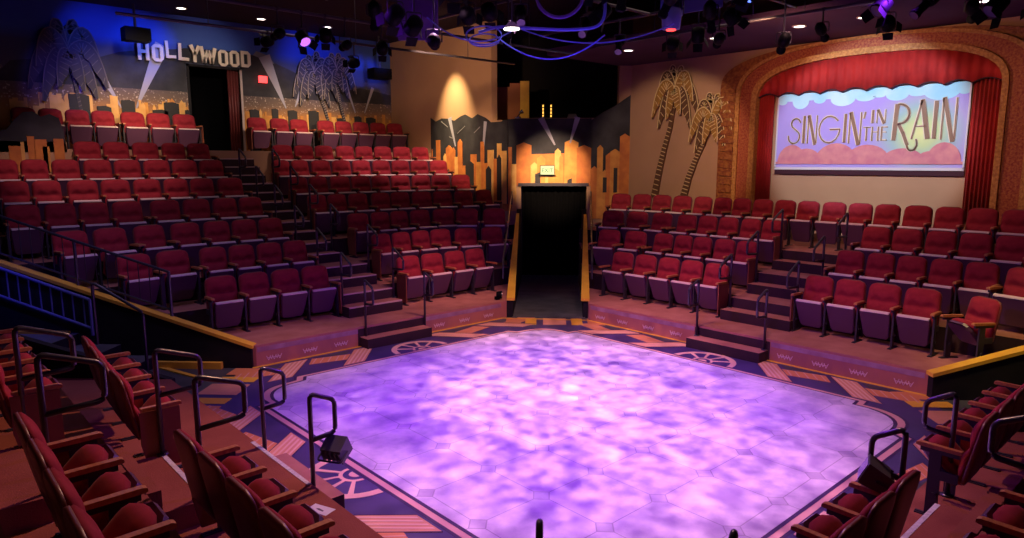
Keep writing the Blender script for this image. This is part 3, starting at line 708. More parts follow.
def palm(label, fr, pts, head, scale, dk, gd, ln, seed, d=0.06):
    R = random.Random(seed)
    root = empty('palm_cutout', (0, 0, 0), 0, label, 'palm cutout', 'flat palm cutouts on the walls')
    b = MB(); n = len(pts)
    left = [(p[0] - p[2], p[1]) for p in pts]; right = [(p[0] + p[2], p[1]) for p in pts]
    b.plate(fr, right + left[::-1], 0.0, d, dk)
    k = 0; N = 22
    for i in range(N):
        t = (i + 0.5) / N * (n - 1); a = int(t); f = t - a
        x = pts[a][0] * (1 - f) + pts[a + 1][0] * f; y = pts[a][1] * (1 - f) + pts[a + 1][1] * f; w = (pts[a][2] * (1 - f) + pts[a + 1][2] * f) * 0.8
        b.plate(fr, [(x - w, y - 0.02), (x + w, y + 0.015), (x + w, y + 0.035), (x - w, y)], d, d + 0.006, ln)
    b.build('trunk', root)
    cx, cy = head
    for i, (ex, ph, ey) in enumerate(((0.20, 0.52, 0.10), (-0.22, 0.50, 0.05), (0.48, 0.46, -0.25), (-0.50, 0.44, -0.30), (0.62, 0.30, -0.62), (-0.62, 0.28, -0.66),
                                    (0.42, 0.14, -0.78), (-0.40, 0.12, -0.80), (0.20, 0.10, -0.62), (-0.18, 0.08, -0.58))):
        b = MB(); k = scale * R.uniform(0.92, 1.08)
        frond(b, fr, (cx, cy), ex * k, ph * k, ey * k, scale * 0.20, d + 0.010 + 0.022 * (i % 5), gd if i in (1, 3, 4, 8, 9) else dk, ln)
        b.build('frond', root)
    return root
# golden pair on the right wall (u runs towards the near side, so larger u = further left in the wall)
palm('tall golden palm cutout on the beige wall close to the corner mural', FR, [(10.88, 2.2, 0.10), (10.74, 2.9, 0.085), (10.62, 3.4, 0.075), (10.46, 3.95, 0.06), (10.30, 4.85, 0.05)], (10.28, 4.88), 1.12, 'palm_dark', 'palm_gold', 'palm_line', 4)
palm('shorter golden palm cutout on the beige wall close to the golden arch', FR, [(10.0, 2.2, 0.10), (9.86, 2.7, 0.085), (9.7, 3.1, 0.075), (9.5, 3.5, 0.06), (9.30, 4.15, 0.05)], (9.22, 4.17), 1.02, 'palm_dark', 'palm_gold', 'palm_line', 9)
palm('grey palm cutout with drooping fronds left on the night mural', FB, [(3.75, 3.5, 0.04), (3.68, 4.3, 0.04), (3.6, 5.0, 0.035), (3.5, 5.55, 0.03)], (3.5, 5.62), 1.35, 'palm_blue', 'palm_blue', 'palm_shade', 12, 0.045)
palm('leaning white trunked palm cutout on the night mural, nearer the doorway', FB, [(10.1, 4.2, 0.045), (9.95, 4.7, 0.04), (9.78, 5.1, 0.04), (9.66, 5.5, 0.035)], (9.62, 5.62), 1.10, 'palm_blue', 'palm_blue', 'palm_white', 15, 0.045)
palm('leaning white trunked palm cutout on the night mural, nearer the beige wall', FB, [(10.62, 4.2, 0.045), (10.5, 4.7, 0.04), (10.42, 5.1, 0.04), (10.36, 5.6, 0.035)], (10.33, 5.75), 1.0, 'palm_blue', 'palm_blue', 'palm_white', 16, 0.075)

# ------------------------------------------------------------------ golden arch, curtains, painted cloth
def arch_curve(u0, u1, zs, zt, n=24, p=2.6):
    """flattened arch from u0 to u1: springs at zs, crown zt"""
    out = []
    for i in range(n + 1):
        a = PI * i / n; c = math.cos(a); s = math.sin(a)
        out.append(((u0 + u1) / 2 - (u1 - u0) / 2 * math.copysign(abs(c) ** (2 / p), c), zs + (zt - zs) * abs(s) ** (2 / p)))
    return out
def band(b, fr, inner, outer, zb, d0, d1, m):
    """shape between two arches plus the legs below the springing, as quads"""
    I = [(inner[0][0], zb)] + inner + [(inner[-1][0], zb)]; O = [(outer[0][0], zb)] + outer + [(outer[-1][0], zb)]
    for i in range(len(I) - 1): b.plate(fr, [I[i], I[i + 1], O[i + 1], O[i]], d0, d1, m)
root = empty('arch_surround', (0, 0, 0), 0, 'wide golden arch surround of red mosaic framing the painted show cloth', 'arch')
i0 = arch_curve(3.44, 8.05, 4.45, 5.22); i1 = arch_curve(3.34, 8.18, 4.45, 5.34)
i2 = arch_curve(3.02, 8.48, 4.55, 5.52); i3 = arch_curve(2.92, 8.58, 4.55, 5.58)
i4 = arch_curve(2.55, 9.02, 4.80, 5.595)
b = MB(); band(b, FR, i0, i1, 2.0, 0, 0.24, 'gold_edge'); b.build('inner_rope', root)
b = MB(); band(b, FR, i1, i2, 2.0, 0, 0.17, 'mosaic'); b.build('mosaic_band', root)
b = MB(); band(b, FR, i2, i3, 2.0, 0, 0.21, 'gold_edge'); b.build('outer_rope', root)
b = MB(); band(b, FR, i3, i4, 2.0, 0, 0.13, 'gold')
for s_ in (0, 1):
    for k in range(14):
        z_ = 2.2 + k * 0.19; u = (8.60 + 0.02, 8.95) if s_ == 0 else (2.60, 2.90)
        b.plate(FR, [(u[0], z_), (u[1], z_ + 0.02), (u[1], z_ + 0.10), ((u[0] + u[1]) / 2, z_ + 0.16), (u[0], z_ + 0.10)], 0.13, 0.165, 'gold')
b.build('pilaster', root)
FV = lambda u, v, d: (14.9 - d, u, v)
ztop = lambda u: 4.45 + 0.77 * max(0.0, 1 - abs((u - 5.745) / 2.30) ** 2.6) ** (1 / 2.6)
root = empty('stage_curtain', (0, 0, 0), 0, 'crimson stage curtain with scalloped valance inside the golden arch', 'curtain')
pleat('valance', FV, 3.45, 8.04, 4.5, 5.2, 'curtain', 26, 0.03, 0.10, root, top_fn=lambda u: ztop(u) , bot_fn=lambda u: 4.53 + 0.07 * abs(math.sin((u - 3.45) * PI / 0.46)), rows=3)
pleat('drape', FV, 7.70, 8.05, 2.0, 4.6, 'curtain', 6, 0.05, 0.03, root)
pleat('drape', FV, 3.44, 3.90, 2.0, 4.6, 'curtain', 7, 0.05, 0.03, root)
b = MB()
for k in range(10):
    u = 3.45 + k * 0.46
    pts = [(u + 0.46 * i / 8, 4.53 + 0.07 * abs(math.sin(i / 8 * PI))) for i in range(9)]
    b.plate(FV, pts + [(p[0], p[1] - 0.02) for p in pts[::-1]], 0.10, 0.155, 'curtain_trim')
b.build('valance_edge', root)

cloth = empty('show_cloth', (0, 0, 0), 0, 'painted show cloth with clouds, reading SINGIN IN THE RAIN', 'painted cloth')
UL, UR, ZB, ZT = 7.62, 3.93, 2.97, 4.56
b = MB(); b.plate(FV, [(UR, ZB), (UL, ZB), (UL, ZT), (UR, ZT)], 0.045, 0.06, 'banner'); b.build('cloth_sheet', cloth)
b = MB()
for (u0, u1, v0, v1) in ((UR, UL, ZB - 0.03, ZB + 0.025), (UR, UR + 0.03, ZB, ZT), (UL - 0.03, UL, ZB, ZT)): b.plate(FV, [(u0, v0), (u1, v0), (u1, v1), (u0, v1)], 0.04, 0.072, 'cloth_trim')
b.plate(FV, [(UR, ZB - 0.13), (UL, ZB - 0.13), (UL, ZB - 0.03), (UR, ZB - 0.03)], 0.03, 0.05, 'curtain_trim')
b.build('hem', cloth)
b = MB()
def lobe(cu, cz, ru, rz, d, m, a0=PI, a1=2 * PI, n=14):
    b.plate(FV, [(cu + ru * math.cos(a0 + (a1 - a0) * i / n), cz + rz * math.sin(a0 + (a1 - a0) * i / n)) for i in range(n + 1)], 0.06, d, m)
b.plate(FV, [(UR + .03, 4.40), (UL - .03, 4.40), (UL - .03, ZT), (UR + .03, ZT)], 0.06, 0.064, 'cloud_blue')
L = UL - UR
for t, w, h in ((0.03, 0.09, 0.06), (0.14, 0.16, 0.15), (0.25, 0.11, 0.07), (0.38, 0.22, 0.14), (0.50, 0.17, 0.08), (0.57, 0.1, 0.03), (0.66, 0.18, 0.10), (0.76, 0.14, 0.05), (0.87, 0.26, 0.13), (0.97, 0.09, 0.06)):
    lobe(UL - t * L, 4.402, w * 1.15, h * 1.15, 0.064 + 0.001 * (int(t * 100) % 3), 'cloud_blue')
b.build('painted_cloud', cloth)
b = MB()
for k, (t, w, h) in enumerate(((0.05, 0.32, 0.38), (0.19, 0.34, 0.30), (0.36, 0.44, 0.40), (0.53, 0.44, 0.36), (0.71, 0.40, 0.28), (0.92, 0.30, 0.38), (0.84, 0.25, 0.22))):
    cu = min(UL - 0.06 - w, max(UR + 0.06 + w, UL - t * L))
    lobe(cu, 3.09, w, h, 0.064 + 0.0012 * k, 'cloud_pink', 0, PI)
b.plate(FV, [(UR + .03, 3.06), (UL - .03, 3.06), (UL - .03, 3.11), (UR + .03, 3.11)], 0.06, 0.075, 'cloud_pink')
b.build('painted_cloud', cloth)
# title: drawn strokes, tall narrow deco capitals
def letter_strokes(ch):
    """strokes in a 1 x 1 cell: (points, width0, width1)"""
    def arc_(cx, cy, rx, ry, a, c, n=14): return [(cx + rx * math.cos(math.radians(a + (c - a) * i / n)), cy + ry * math.sin(math.radians(a + (c - a) * i / n))) for i in range(n + 1)]
    thin, fat = 0.05, 0.15
    return {
        'S': [(arc_(0.55, 0.78, 0.33, 0.20, 10, 215) + arc_(0.45, 0.26, 0.42, 0.26, 60, -190), 0.07)],
        'I': [([(0.5, 0), (0.5, 1)], 0.5)],
        'N': [([(0.08, 0), (0.08, 1.0)], 0.09), ([(0.12, 1.02), (0.82, -0.06)], 0.24), ([(0.92, 0), (0.92, 1.0)], 0.09)],
        'G': [(arc_(0.5, 0.5, 0.47, 0.5, 40, 360), 0.05), ([(0.97, 0.5), (0.52, 0.5)], 0.06)],
        "'": [([(0.6, 1.0), (0.35, 0.78)], 0.3)],
        'T': [([(0.5, 0), (0.5, 1)], fat), ([(0.02, 0.96), (0.98, 0.96)], 0.09)],
        'H': [([(0.12, 0), (0.12, 1)], fat), ([(0.88, 0), (0.88, 1)], fat), ([(0.12, 0.62), (0.88, 0.62)], 0.07)],
        'E': [([(0.12, 0), (0.12, 1)], 0.18), ([(0.12, 0.96), (0.95, 0.96)], 0.09), ([(0.12, 0.6), (0.8, 0.6)], 0.08), ([(0.12, 0.04), (0.95, 0.04)], 0.09)],
        'R': [([(0.10, 0.0), (0.16, 1.0)], 0.2), (arc_(0.30, 0.72, 0.50, 0.27, 100, -95), 0.10), ([(0.30, 0.45), (0.55, 0.2), (0.80, -0.12)], 0.16), (arc_(1.03, -0.10, 0.25, 0.19, 190, 400), 0.07)],
        'A': [([(0.05, 0), (0.5, 1.12)], 0.09), ([(0.5, 1.12), (0.92, 0)], 0.24), ([(0.2, 0.36), (0.8, 0.36)], 0.05)],
    }[ch]
def draw_letter(ch, u, z, w, h, m, d, grow=0.0, dx=0.0, dz=0.0):
    b = MB()
    for pts, th in letter_strokes(ch):
        P = [(u - p[0] * w + dx, z + p[1] * h + dz) for p in pts]     # text runs towards smaller u as seen from the seats
        T = th * w + grow if len(pts) == 2 else th * min(w, h) + grow
        for p, q in zip(P, P[1:]):
            dv = Vector((q[0] - p[0], q[1] - p[1]))
            if dv.length < 1e-6: continue
            n_ = Vector((-dv.y, dv.x)).normalized() * T / 2; e_ = dv.normalized() * (0.006 if len(pts) > 2 else 0)
            b.plate(FV, [(p[0] - n_.x - e_.x, p[1] - n_.y - e_.y), (q[0] - n_.x + e_.x, q[1] - n_.y + e_.y), (q[0] + n_.x + e_.x, q[1] + n_.y + e_.y), (p[0] + n_.x - e_.x, p[1] + n_.y - e_.y)], 0.060, d, m)
    return b
title = ([('S', 7.34, 3.50, 0.30, 0.54), ('I', 7.04, 3.50, 0.10, 0.58), ('N', 6.92, 3.50, 0.22, 0.58), ('G', 6.68, 3.50, 0.46, 0.55), ('I', 6.18, 3.50, 0.10, 0.58), ('N', 6.06, 3.48, 0.26, 0.62), ("'", 5.80, 3.50, 0.09, 0.60),
          ('I', 5.64, 3.87, 0.08, 0.26), ('N', 5.53, 3.87, 0.18, 0.26), ('T', 5.77, 3.52, 0.14, 0.28), ('H', 5.61, 3.52, 0.15, 0.28), ('E', 5.43, 3.52, 0.13, 0.28),
          ('R', 5.22, 3.52, 0.36, 0.70), ('A', 4.88, 3.54, 0.32, 0.66), ('I', 4.54, 3.54, 0.12, 0.70), ('N', 4.38, 3.52, 0.26, 0.76)])
for ch, u, z, w, h in title:
    o = draw_letter(ch, u, z, w, h, 'title_hi', 0.0735, 0.022, 0.006, 0.004).build('title_letter', cloth)
    o2 = draw_letter(ch, u, z, w, h, 'title', 0.079).build('letter_fill', o)

# ------------------------------------------------------------------ chairs
def chair_meshes():
    out = {}
    # backrest
    def slab(w, h, r, y_b, z_b, y_t, z_t, front, rear, m, pads, nu=12, nv=14, taper=0.0):
        b = MB(); sy, sz = (y_t - y_b) / h, (z_t - z_b) / h
        L = math.hypot(sy, sz); ny, nz = -sz / L, sy / L        # front normal (towards -Y)
        g = []
        for side in (0, 1):
            for j in range(nv + 1):
                v = j / nv; s = v * h; hw = w / 2 * (1 + taper * (0.5 - v))
                rr = r if v > 0.5 else r * 0.4
                e = (h - s) if v > 0.5 else s
                if e < rr: hw = hw - rr + math.sqrt(max(0.0, rr * rr - (rr - e) ** 2))
                for i in range(nu + 1):
                    u = -1 + 2 * i / nu; x = u * hw
                    edge = (1 - abs(u) ** 5)
                    if side == 0:
                        if pads == 2:
                            t = (v * 2) % 1.0 if v < 1 else 1.0
                            k = (1 - abs(2 * t - 1) ** 2.2)
                            dmp = 0.030 * math.exp(-((abs(u) - 0.5) / 0.2) ** 2 - ((v - 0.55) / 0.07) ** 2)
                            d = 0.018 + front * k * edge - dmp
                        else:
                            d = 0.012 + front * (1 - abs(2 * v - 1) ** 4) * edge
                    else: d = -rear * (0.4 + 0.6 * edge * (1 - abs(2 * v - 1) ** 8))
                    g.append((x, y_b + sy * s + ny * d, z_b + sz * s + nz * d))
        W = nu + 1; K = W * (nv + 1); fs = []
        for j in range(nv):
            for i in range(nu):
                a = j * W + i; fs.append((a, a + 1, a + W + 1, a + W)); fs.append((K + a, K + a + W, K + a + W + 1, K + a + 1))
        for i in range(nu):
            fs.append((i, K + i, K + i + 1, i + 1)); a = nv * W + i; fs.append((a, a + 1, K + a + 1, K + a))
        for j in range(nv):
            a = j * W; fs.append((a, a + W, K + a + W, K + a)); a = j * W + nu; fs.append((a, K + a, K + a + W, a + W))
        b.add(g, fs, m); return b
    out['backrest'] = slab(0.492, 0.555, 0.085, -0.125, 0.37, -0.004, 0.905, 0.048, 0.012, 'velvet', 2, 14, 22, 0.06).mesh('backrest', True)
    out['back_shell'] = slab(0.510, 0.60, 0.12, -0.108, 0.330, 0.008, 0.918, 0.004, 0.030, 'vinyl', 1, 14, 20, 0.05).mesh('back_shell', True)
    # seat cushion and pan, folded up (a) or half down (b)
    for key, (yb, zb, yt, zt) in {'a': (-0.225, 0.10, -0.385, 0.540), 'b': (-0.17, 0.28, -0.470, 0.600)}.items():
        out['seat_' + key] = slab(0.43, math.hypot(yt - yb, zt - zb) + (0.05 if key == 'b' else 0), 0.10 if key == 'a' else 0.15, yb + 0.05, zb + 0.03, yt + 0.06, zt + 0.0, 0.0, 0.085, 'velvet', 1, 10, 10).mesh('seat', True)
        b = MB(); n = 8
        L = math.hypot(yt - yb, zt - zb); dy, dz = (yt - yb) / L, (zt - zb) / L; ny, nz = -dz, dy
        def P(x, s, d): return (x, yb + dy * s + ny * d, zb + dz * s + nz * d)
        outl = [(-0.200, 0.05), (-0.16, 0.0), (0.16, 0.0), (0.200, 0.05), (0.238, L - 0.05), (0.230, L - 0.012), (0.20, L), (-0.20, L), (-0.230, L - 0.012), (-0.238, L - 0.05)]
        if key == 'b': outl = [(x * 0.90, s * 0.93) for x, s in outl[:4]] + [(0.19, L - 0.14), (0.165, L - 0.06), (0.11, L - 0.02), (-0.11, L - 0.02), (-0.165, L - 0.06), (-0.19, L - 0.14)]
        m_ = len(outl); cxs = [(x * 0.93, 0.015 + s * 0.95) for x, s in outl]
        vs = [P(x, s, -0.02) for x, s in outl] + [P(x, s, 0.012) for x, s in outl] + [P(x, s, 0.03) for x, s in cxs]
        b.add(vs, [tuple(range(m_)), tuple(range(2 * m_, 3 * m_))] + [(i, (i + 1) % m_, m_ + (i + 1) % m_, m_ + i) for i in range(m_)] +
              [(m_ + i, m_ + (i + 1) % m_, 2 * m_ + (i + 1) % m_, 2 * m_ + i) for i in range(m_) if i not in (5, 6, 7)], 'pan')
        # pale front lip: light on the upturned edge, put into the colour
        if key == 'a': b.add([P(x, s, d) for x, s, d in ((-0.222, L - 0.010, -0.022), (0.222, L - 0.010, -0.022), (0.222, L + 0.006, -0.022), (-0.222, L + 0.006, -0.022),
                                          (-0.222, L - 0.010, 0.034), (0.222, L - 0.010, 0.034), (0.215, L + 0.006, 0.026), (-0.215, L + 0.006, 0.026))],
              [(0, 1, 2, 3), (4, 5, 6, 7), (0, 1, 5, 4), (3, 2, 6, 7), (0, 3, 7, 4), (1, 2, 6, 5)], 'pan_edge' if key == 'a' else 'pan')
        out['pan_' + key] = b.mesh('seat_pan')
    b = MB()
    pts = [(-0.455, 0.605), (-0.44, 0.600), (-0.13, 0.598), (-0.115, 0.61), (-0.12, 0.628), (-0.43, 0.634), (-0.452, 0.626)]
    b.plate(lambda u, v, d: (d, u, v), pts, -0.026, 0.026, 'wood'); out['armrest'] = b.mesh('armrest')
    b = MB()
    prof = [(-0.42, 0.0), (-0.15, 0.0), (-0.15, 0.02), (-0.25, 0.05), (-0.22, 0.30), (-0.14, 0.48), (-0.14, 0.60), (-0.42, 0.60), (-0.36, 0.50), (-0.34, 0.05), (-0.42, 0.02)]
    for y0, y1, z0, z1 in ((-0.42, -0.14, 0.0, 0.02), (-0.35, -0.26, 0.02, 0.56), (-0.42, -0.13, 0.56, 0.60), (-0.26, -0.13, 0.34, 0.42)):
        b.box(-0.014, 0.014, y0, y1, z0, z1, 'steel')
    b.box(-0.03, 0.03, -0.42, -0.14, 0.0, 0.012, 'steel')
    b.tube([(-0.03, -0.29, 0.20), (0.03, -0.29, 0.20)], 0.022, 'steel')
    out['leg'] = b.mesh('leg')
    b = MB()
    b.plate(lambda u, v, d: (d, u, v), [(-0.43, 0.06), (-0.15, 0.06), (-0.10, 0.30), (-0.10, 0.598), (-0.43, 0.598)], 0.0, 0.022, 'panel_wood')
    out['end_panel'] = b.mesh('end_panel')
    return out
CM = chair_meshes()
LIPPED = 0.5
def chair(x, y, z, rz, label, group, fold='a', first=False, panel=0, half=0.27, pitch=0.54):
    r = empty('theatre_chair', (x, y, z), rz, label, 'chair', group); r.scale = (max(0.84, min(1.06, pitch / 0.545)), 1, 1)
    bk = link('backrest', CM['backrest'], r); sh = link('back_shell', CM['back_shell'], bk)
    st = link('seat', CM['seat_' + fold], r); pn = link('seat_pan', CM['pan_' + fold], st); pn['label'] = 'dark plum seat pan with lip coloured pale as if lit'
    for s in ((1, -1) if first else (1,)):
        a = link('armrest', CM['armrest'], r); a.location = (s * half, 0, 0); a['label'] = 'orange wooden armrest'
        l = link('leg', CM['leg'], r); l.location = (s * half, 0, 0)
    if panel:
        p = link('end_panel', CM['end_panel'], r); p.location = (panel * half + (0.014 if panel > 0 else -0.036), 0, 0); p['label'] = 'brown wooden end panel'
    return r
def row(pts, z, where, rowname, group, order_from_aisle, base_rot, fold='a', aisle_end=None, panels=True):
    """pts in the order along local +X; aisle_end: 'start' or 'end' (the end beside the stairs)"""
    n = len(pts)
    for i, (x, y) in enumerate(pts):
        a = pts[max(0, i - 1)]; c = pts[min(n - 1, i + 1)]
        rz = math.atan2(c[1] - a[1], c[0] - a[0]) if n > 1 else base_rot
        k = i if aisle_end == 'start' else n - 1 - i
        panel = 0
        if aisle_end == 'start' and i == 0: panel = -1
        if aisle_end == 'end' and i == n - 1: panel = 1
        if not panels: panel = 0
        pit = min([math.dist(pts[i], pts[j]) for j in (i - 1, i + 1) if 0 <= j < n])
        chair(x, y, z, rz, f'red folding chair, {ORD[k]} from {order_from_aisle}, {rowname} row, {where}', group, fold, i == 0 or math.dist(pts[i], pts[i - 1]) > 0.625, panel, pitch=pit)
LFR = [[(7.63, 11.54), (8.21, 11.54), (8.79, 11.54), (9.34, 11.54)],
 [(7.57, 12.44), (8.06, 12.44), (8.56, 12.44), (9.1, 12.44), (9.68, 12.26), (10.32, 12.10)],
 [(7.56, 13.34), (8.11, 13.34), (8.61, 13.34), (9.18, 13.34), (9.83, 13.29), (10.28, 12.94), (10.79, 12.54)],
 [(7.07, 14.24), (7.56, 14.24), (8.09, 14.24), (8.69, 14.24), (9.23, 14.24), (9.80, 14.14), (10.37, 14.06), (10.95, 13.95), (11.62, 13.95)],
 [(7.07, 15.14), (7.57, 15.14), (8.13, 15.14), (8.69, 15.14), (9.25, 15.14), (9.84, 15.14), (10.4, 15.02), (10.95, 14.91), (11.5, 14.75)],
 [(7.08, 16.04), (7.56, 16.04), (8.11, 16.04), (8.67, 16.04), (9.24, 16.04), (9.84, 16.04), (10.4, 15.98), (10.96, 15.89), (11.51, 15.76)],
 [(7.54, 16.94), (8.11, 16.94), (8.67, 16.94), (9.28, 16.94), (9.86, 16.94), (10.42, 16.88), (10.98, 16.78), (11.54, 16.68)],
 [(7.66, 18.74), (8.29, 18.74), (8.86, 18.74), (9.68, 18.74), (10.25, 18.74), (10.83, 18.74), (11.42, 18.74), (11.98, 18.67)]]
LFL = [[(3.96, 11.54), (4.51, 11.54), (5.07, 11.54), (5.62, 11.54)],
 [(2.88, 12.33), (3.50, 12.42), (4.17, 12.44), (4.67, 12.44), (5.18, 12.44), (5.68, 12.44)],
 [(2.14, 12.98), (2.74, 13.11), (3.38, 13.26), (4.01, 13.34), (4.57, 13.34), (5.09, 13.34), (5.61, 13.34)],
 [(1.71, 14.24), (2.25, 14.24), (2.76, 14.24), (3.3, 14.24), (3.95, 14.24), (4.52, 14.24), (5.07, 14.24), (5.59, 14.24)],
 [(1.73, 15.14), (2.22, 15.14), (2.79, 15.14), (3.34, 15.14), (3.9, 15.14), (4.44, 15.14), (4.95, 15.14), (5.53, 15.14)],
 [(1.71, 16.04), (2.19, 16.04), (2.7, 16.04), (3.25, 16.04), (3.79, 16.04), (4.35, 16.04), (4.91, 16.04), (5.47, 16.04)],
 [(3.27, 16.94), (3.81, 16.94), (4.39, 16.94), (4.97, 16.94), (5.51, 16.94)],
 [(2.46, 18.74), (2.96, 18.74), (3.48, 18.74), (4.0, 18.74), (4.63, 18.74), (5.20, 18.74), (5.80, 18.74)]]
RFL = [[(11.3, 8.98), (11.3, 8.4), (11.3, 7.84), (11.3, 7.32), (11.3, 6.79)],
 [(12.02, 9.97), (12.18, 9.35), (12.2, 8.63), (12.2, 8.13), (12.2, 7.68), (12.2, 7.18), (12.2, 6.7)],
 [(12.90, 10.60), (13.1, 10.02), (13.1, 9.32), (13.1, 8.66), (13.1, 8.14), (13.1, 7.65), (13.1, 7.14), (13.1, 6.67)],
 [(13.78, 11.08), (14.0, 10.59), (14.0, 9.99), (14.0, 9.41), (14.0, 8.85), (14.0, 8.34), (14.0, 7.87), (14.0, 7.38), (14.0, 6.88), (14.0, 6.39), (14.0, 5.87), (14.0, 5.37), (14.0, 4.88), (14.0, 4.36), (14.0, 3.85), (14.0, 3.35), (14.0, 2.84)]]
RFR = [[(11.3, 4.89), (11.3, 4.39), (11.3, 3.88), (11.3, 3.35)],
 [(12.2, 4.78), (12.2, 4.29), (12.2, 3.82), (12.2, 3.33), (12.2, 2.85)],
 [(13.1, 4.72), (13.1, 4.21), (13.1, 3.69), (13.1, 3.19), (13.1, 2.69)]]
RN = ['lowest', 'second', 'third', 'fourth', 'fifth', 'sixth', 'seventh', 'top']
for k, p in enumerate(LFR):
    kk = k if k < 7 else 8
    row(p, ZL + 0.38 * kk, 'stairs to tunnel, below letter sign', RN[k], 'chairs between the long stairs and the orange mural', 'stairs', 0, aisle_end='start')
for k, p in enumerate(LFL):
    kk = k if k < 7 else 8
    row(p, ZL + 0.38 * kk, 'black railing side, below letter sign', RN[k], 'chairs between the black railing and the long stairs', 'stairs', 0, aisle_end='end')
RN4 = ['lowest', 'second', 'third', 'top']
for k, p in enumerate(RFL):
    nm = 'stairs' if k < 3 else 'corner mural'
    row(p, ZL + 0.355 * k, 'below golden palms' if k < 3 else 'below palms and arch', RN4[k], 'chairs between the tunnel and the short stairs', nm, -PI / 2, aisle_end='end' if k < 3 else None) if k < 3 else None
p = RFL[3]
for i, (x, y) in enumerate(p):
    a = p[max(0, i - 1)]; c = p[min(len(p) - 1, i + 1)]
    chair(x, y, ZL + 0.355 * 3, math.atan2(c[1] - a[1], c[0] - a[0]), f'red folding chair, {ORD[i]} counting from corner mural, top row under palms and arch', 'chairs along the wall below the golden arch', 'a', i == 0, pitch=min(math.dist(a, (x, y)) or 1, math.dist(c, (x, y)) or 1))
for k, p in enumerate(RFR):
    row(p, ZL + 0.355 * k, 'below the painted cloth', RN4[k], 'chairs between the short stairs and the mustard capped wall', 'stairs', -PI / 2, aisle_end='start')
chair(11.15, 2.52, ZL, math.radians(-122), 'lone red folding chair turned inward at the mustard capped wall, lowest row', 'chairs between the short stairs and the mustard capped wall', 'b', True)
chair(11.98, 2.26, ZL + 0.355, math.radians(-104), 'red folding chair turned inward behind the lone one, second row', 'chairs between the short stairs and the mustard capped wall', 'a', True)
# near left bank, seen from behind
NLA = [(1.36, 6.74), (1.37, 7.26), (1.40, 7.79), (1.43, 8.33)]
NLB = [(1.36, 2.88), (1.36, 3.37), (1.36, 3.87), (1.36, 4.36), (1.36, 4.86)]
row(NLA, ZL, 'beside the black steps, seen from behind', 'front', 'near chairs between the black steps and the handrails', 'handrails', PI / 2, 'b', 'start')
row(NLB, ZL, 'by the white paper, seen from behind', 'front', 'near chairs beside the white paper sheet', 'handrails', PI / 2, 'b', 'end')
row([(0.46, 6.69), (0.46, 7.20), (0.46, 7.70), (0.46, 8.20), (0.46, 8.70)], ZL + 0.365, 'beside the black steps, seen from behind', 'second', 'near chairs between the black steps and the handrails', 'handrails', PI / 2, 'b', 'start')
row([(0.46, 3.26), (0.46, 3.77), (0.46, 4.27), (0.46, 4.80)], ZL + 0.365, 'bottom corner, seen from behind', 'second', 'near chairs beside the white paper sheet', 'handrails', PI / 2, 'b', 'end')
# near right bank
row([(8.44, 1.36), (7.97, 1.36), (7.50, 1.36), (7.02, 1.36), (6.53, 1.36)], 0.14, 'facing the mustard wall, seen from behind', 'front', 'near chairs beside the mustard capped wall', 'handrails', PI, 'b', 'end', False)
row([(4.84, 1.42), (4.39, 1.42), (3.93, 1.42)], 0.14, 'behind the floodlight rail, seen from behind', 'front', 'near chairs behind the floodlight', 'handrails', PI, 'b', 'start')
row([(4.60, 0.47), (4.12, 0.47), (3.64, 0.47)], 0.505, 'behind the floodlight rail, seen from behind', 'second', 'near chairs behind the floodlight', 'handrails', PI, 'b', 'start')

# ------------------------------------------------------------------ tunnel in the far corner
def sloped_wall(name, p0, p1, z0, z1, t, m, cap, kind='structure', base=-0.01, capm='yellow', cap_h=0.05, cap_w=None, nrm_side=1):
    """low wall between two plan points, top rising z0 -> z1, with a cap"""
    a = Vector(p0); c = Vector(p1); d = (c - a).normalized(); n = Vector((-d.y, d.x)) * t * nrm_side
    b = MB(); P = [a, c, c + n, a + n]
    zt = [z0, z1, z1, z0]
    vs = [(p.x, p.y, base) for p in P] + [(p.x, p.y, z) for p, z in zip(P, zt)]
    b.add(vs, [(0, 1, 2, 3), (4, 5, 6, 7), (0, 1, 5, 4), (1, 2, 6, 5), (2, 3, 7, 6), (3, 0, 4, 7)], m)
    o = b.build(name, kind='structure')
    if cap:
        b = MB(); g = 0.02; n2 = n.normalized() * g
        P = [a - n2 - d * 0.02, c - n2, c + n + n2, a + n + n2 - d * 0.02]
        vs = [(p.x, p.y, z) for p, z in zip(P, zt)] + [(p.x, p.y, z + cap_h) for p, z in zip(P, zt)]
        b.add(vs, [(0, 1, 2, 3), (4, 5, 6, 7), (0, 1, 5, 4), (1, 2, 6, 5), (2, 3, 7, 6), (3, 0, 4, 7)], capm)
        b.build('trim_cap', kind='structure')
    return o
sloped_wall('wall_tunnel_left', (9.12, 10.22), (12.62, 13.72), 0.34, 1.86, 0.13, 'black', False, nrm_side=-1)
sloped_wall('wall_tunnel_right', (10.30, 9.04), (13.92, 12.66 - 0.28), 0.34, 1.86, 0.13, 'black', False, nrm_side=1)
b = MB()
for (ax, ay), (ex, ey), sg in (((9.10, 10.20), (12.28, 13.38), 1), ((10.28, 9.02), (13.42, 12.16 - 0.24), -1)):
    # mustard cap: wide at the stage end, narrowing as it climbs
    n0 = 0.17 * q2 * sg; n1 = 0.08 * q2 * sg
    P = [(ax - 0.0, ay, 0.34), (ex, ey, 1.72), (ex + n1, ey - n1, 1.72), (ax + n0, ay - n0, 0.34)]
    b.add([p for p in P] + [(p[0], p[1], p[2] + 0.05) for p in P], [(0, 1, 2, 3), (4, 5, 6, 7), (0, 1, 5, 4), (1, 2, 6, 5), (2, 3, 7, 6), (3, 0, 4, 7)], 'yellow')
b.build('trim_cap', kind='structure')
b = MB()
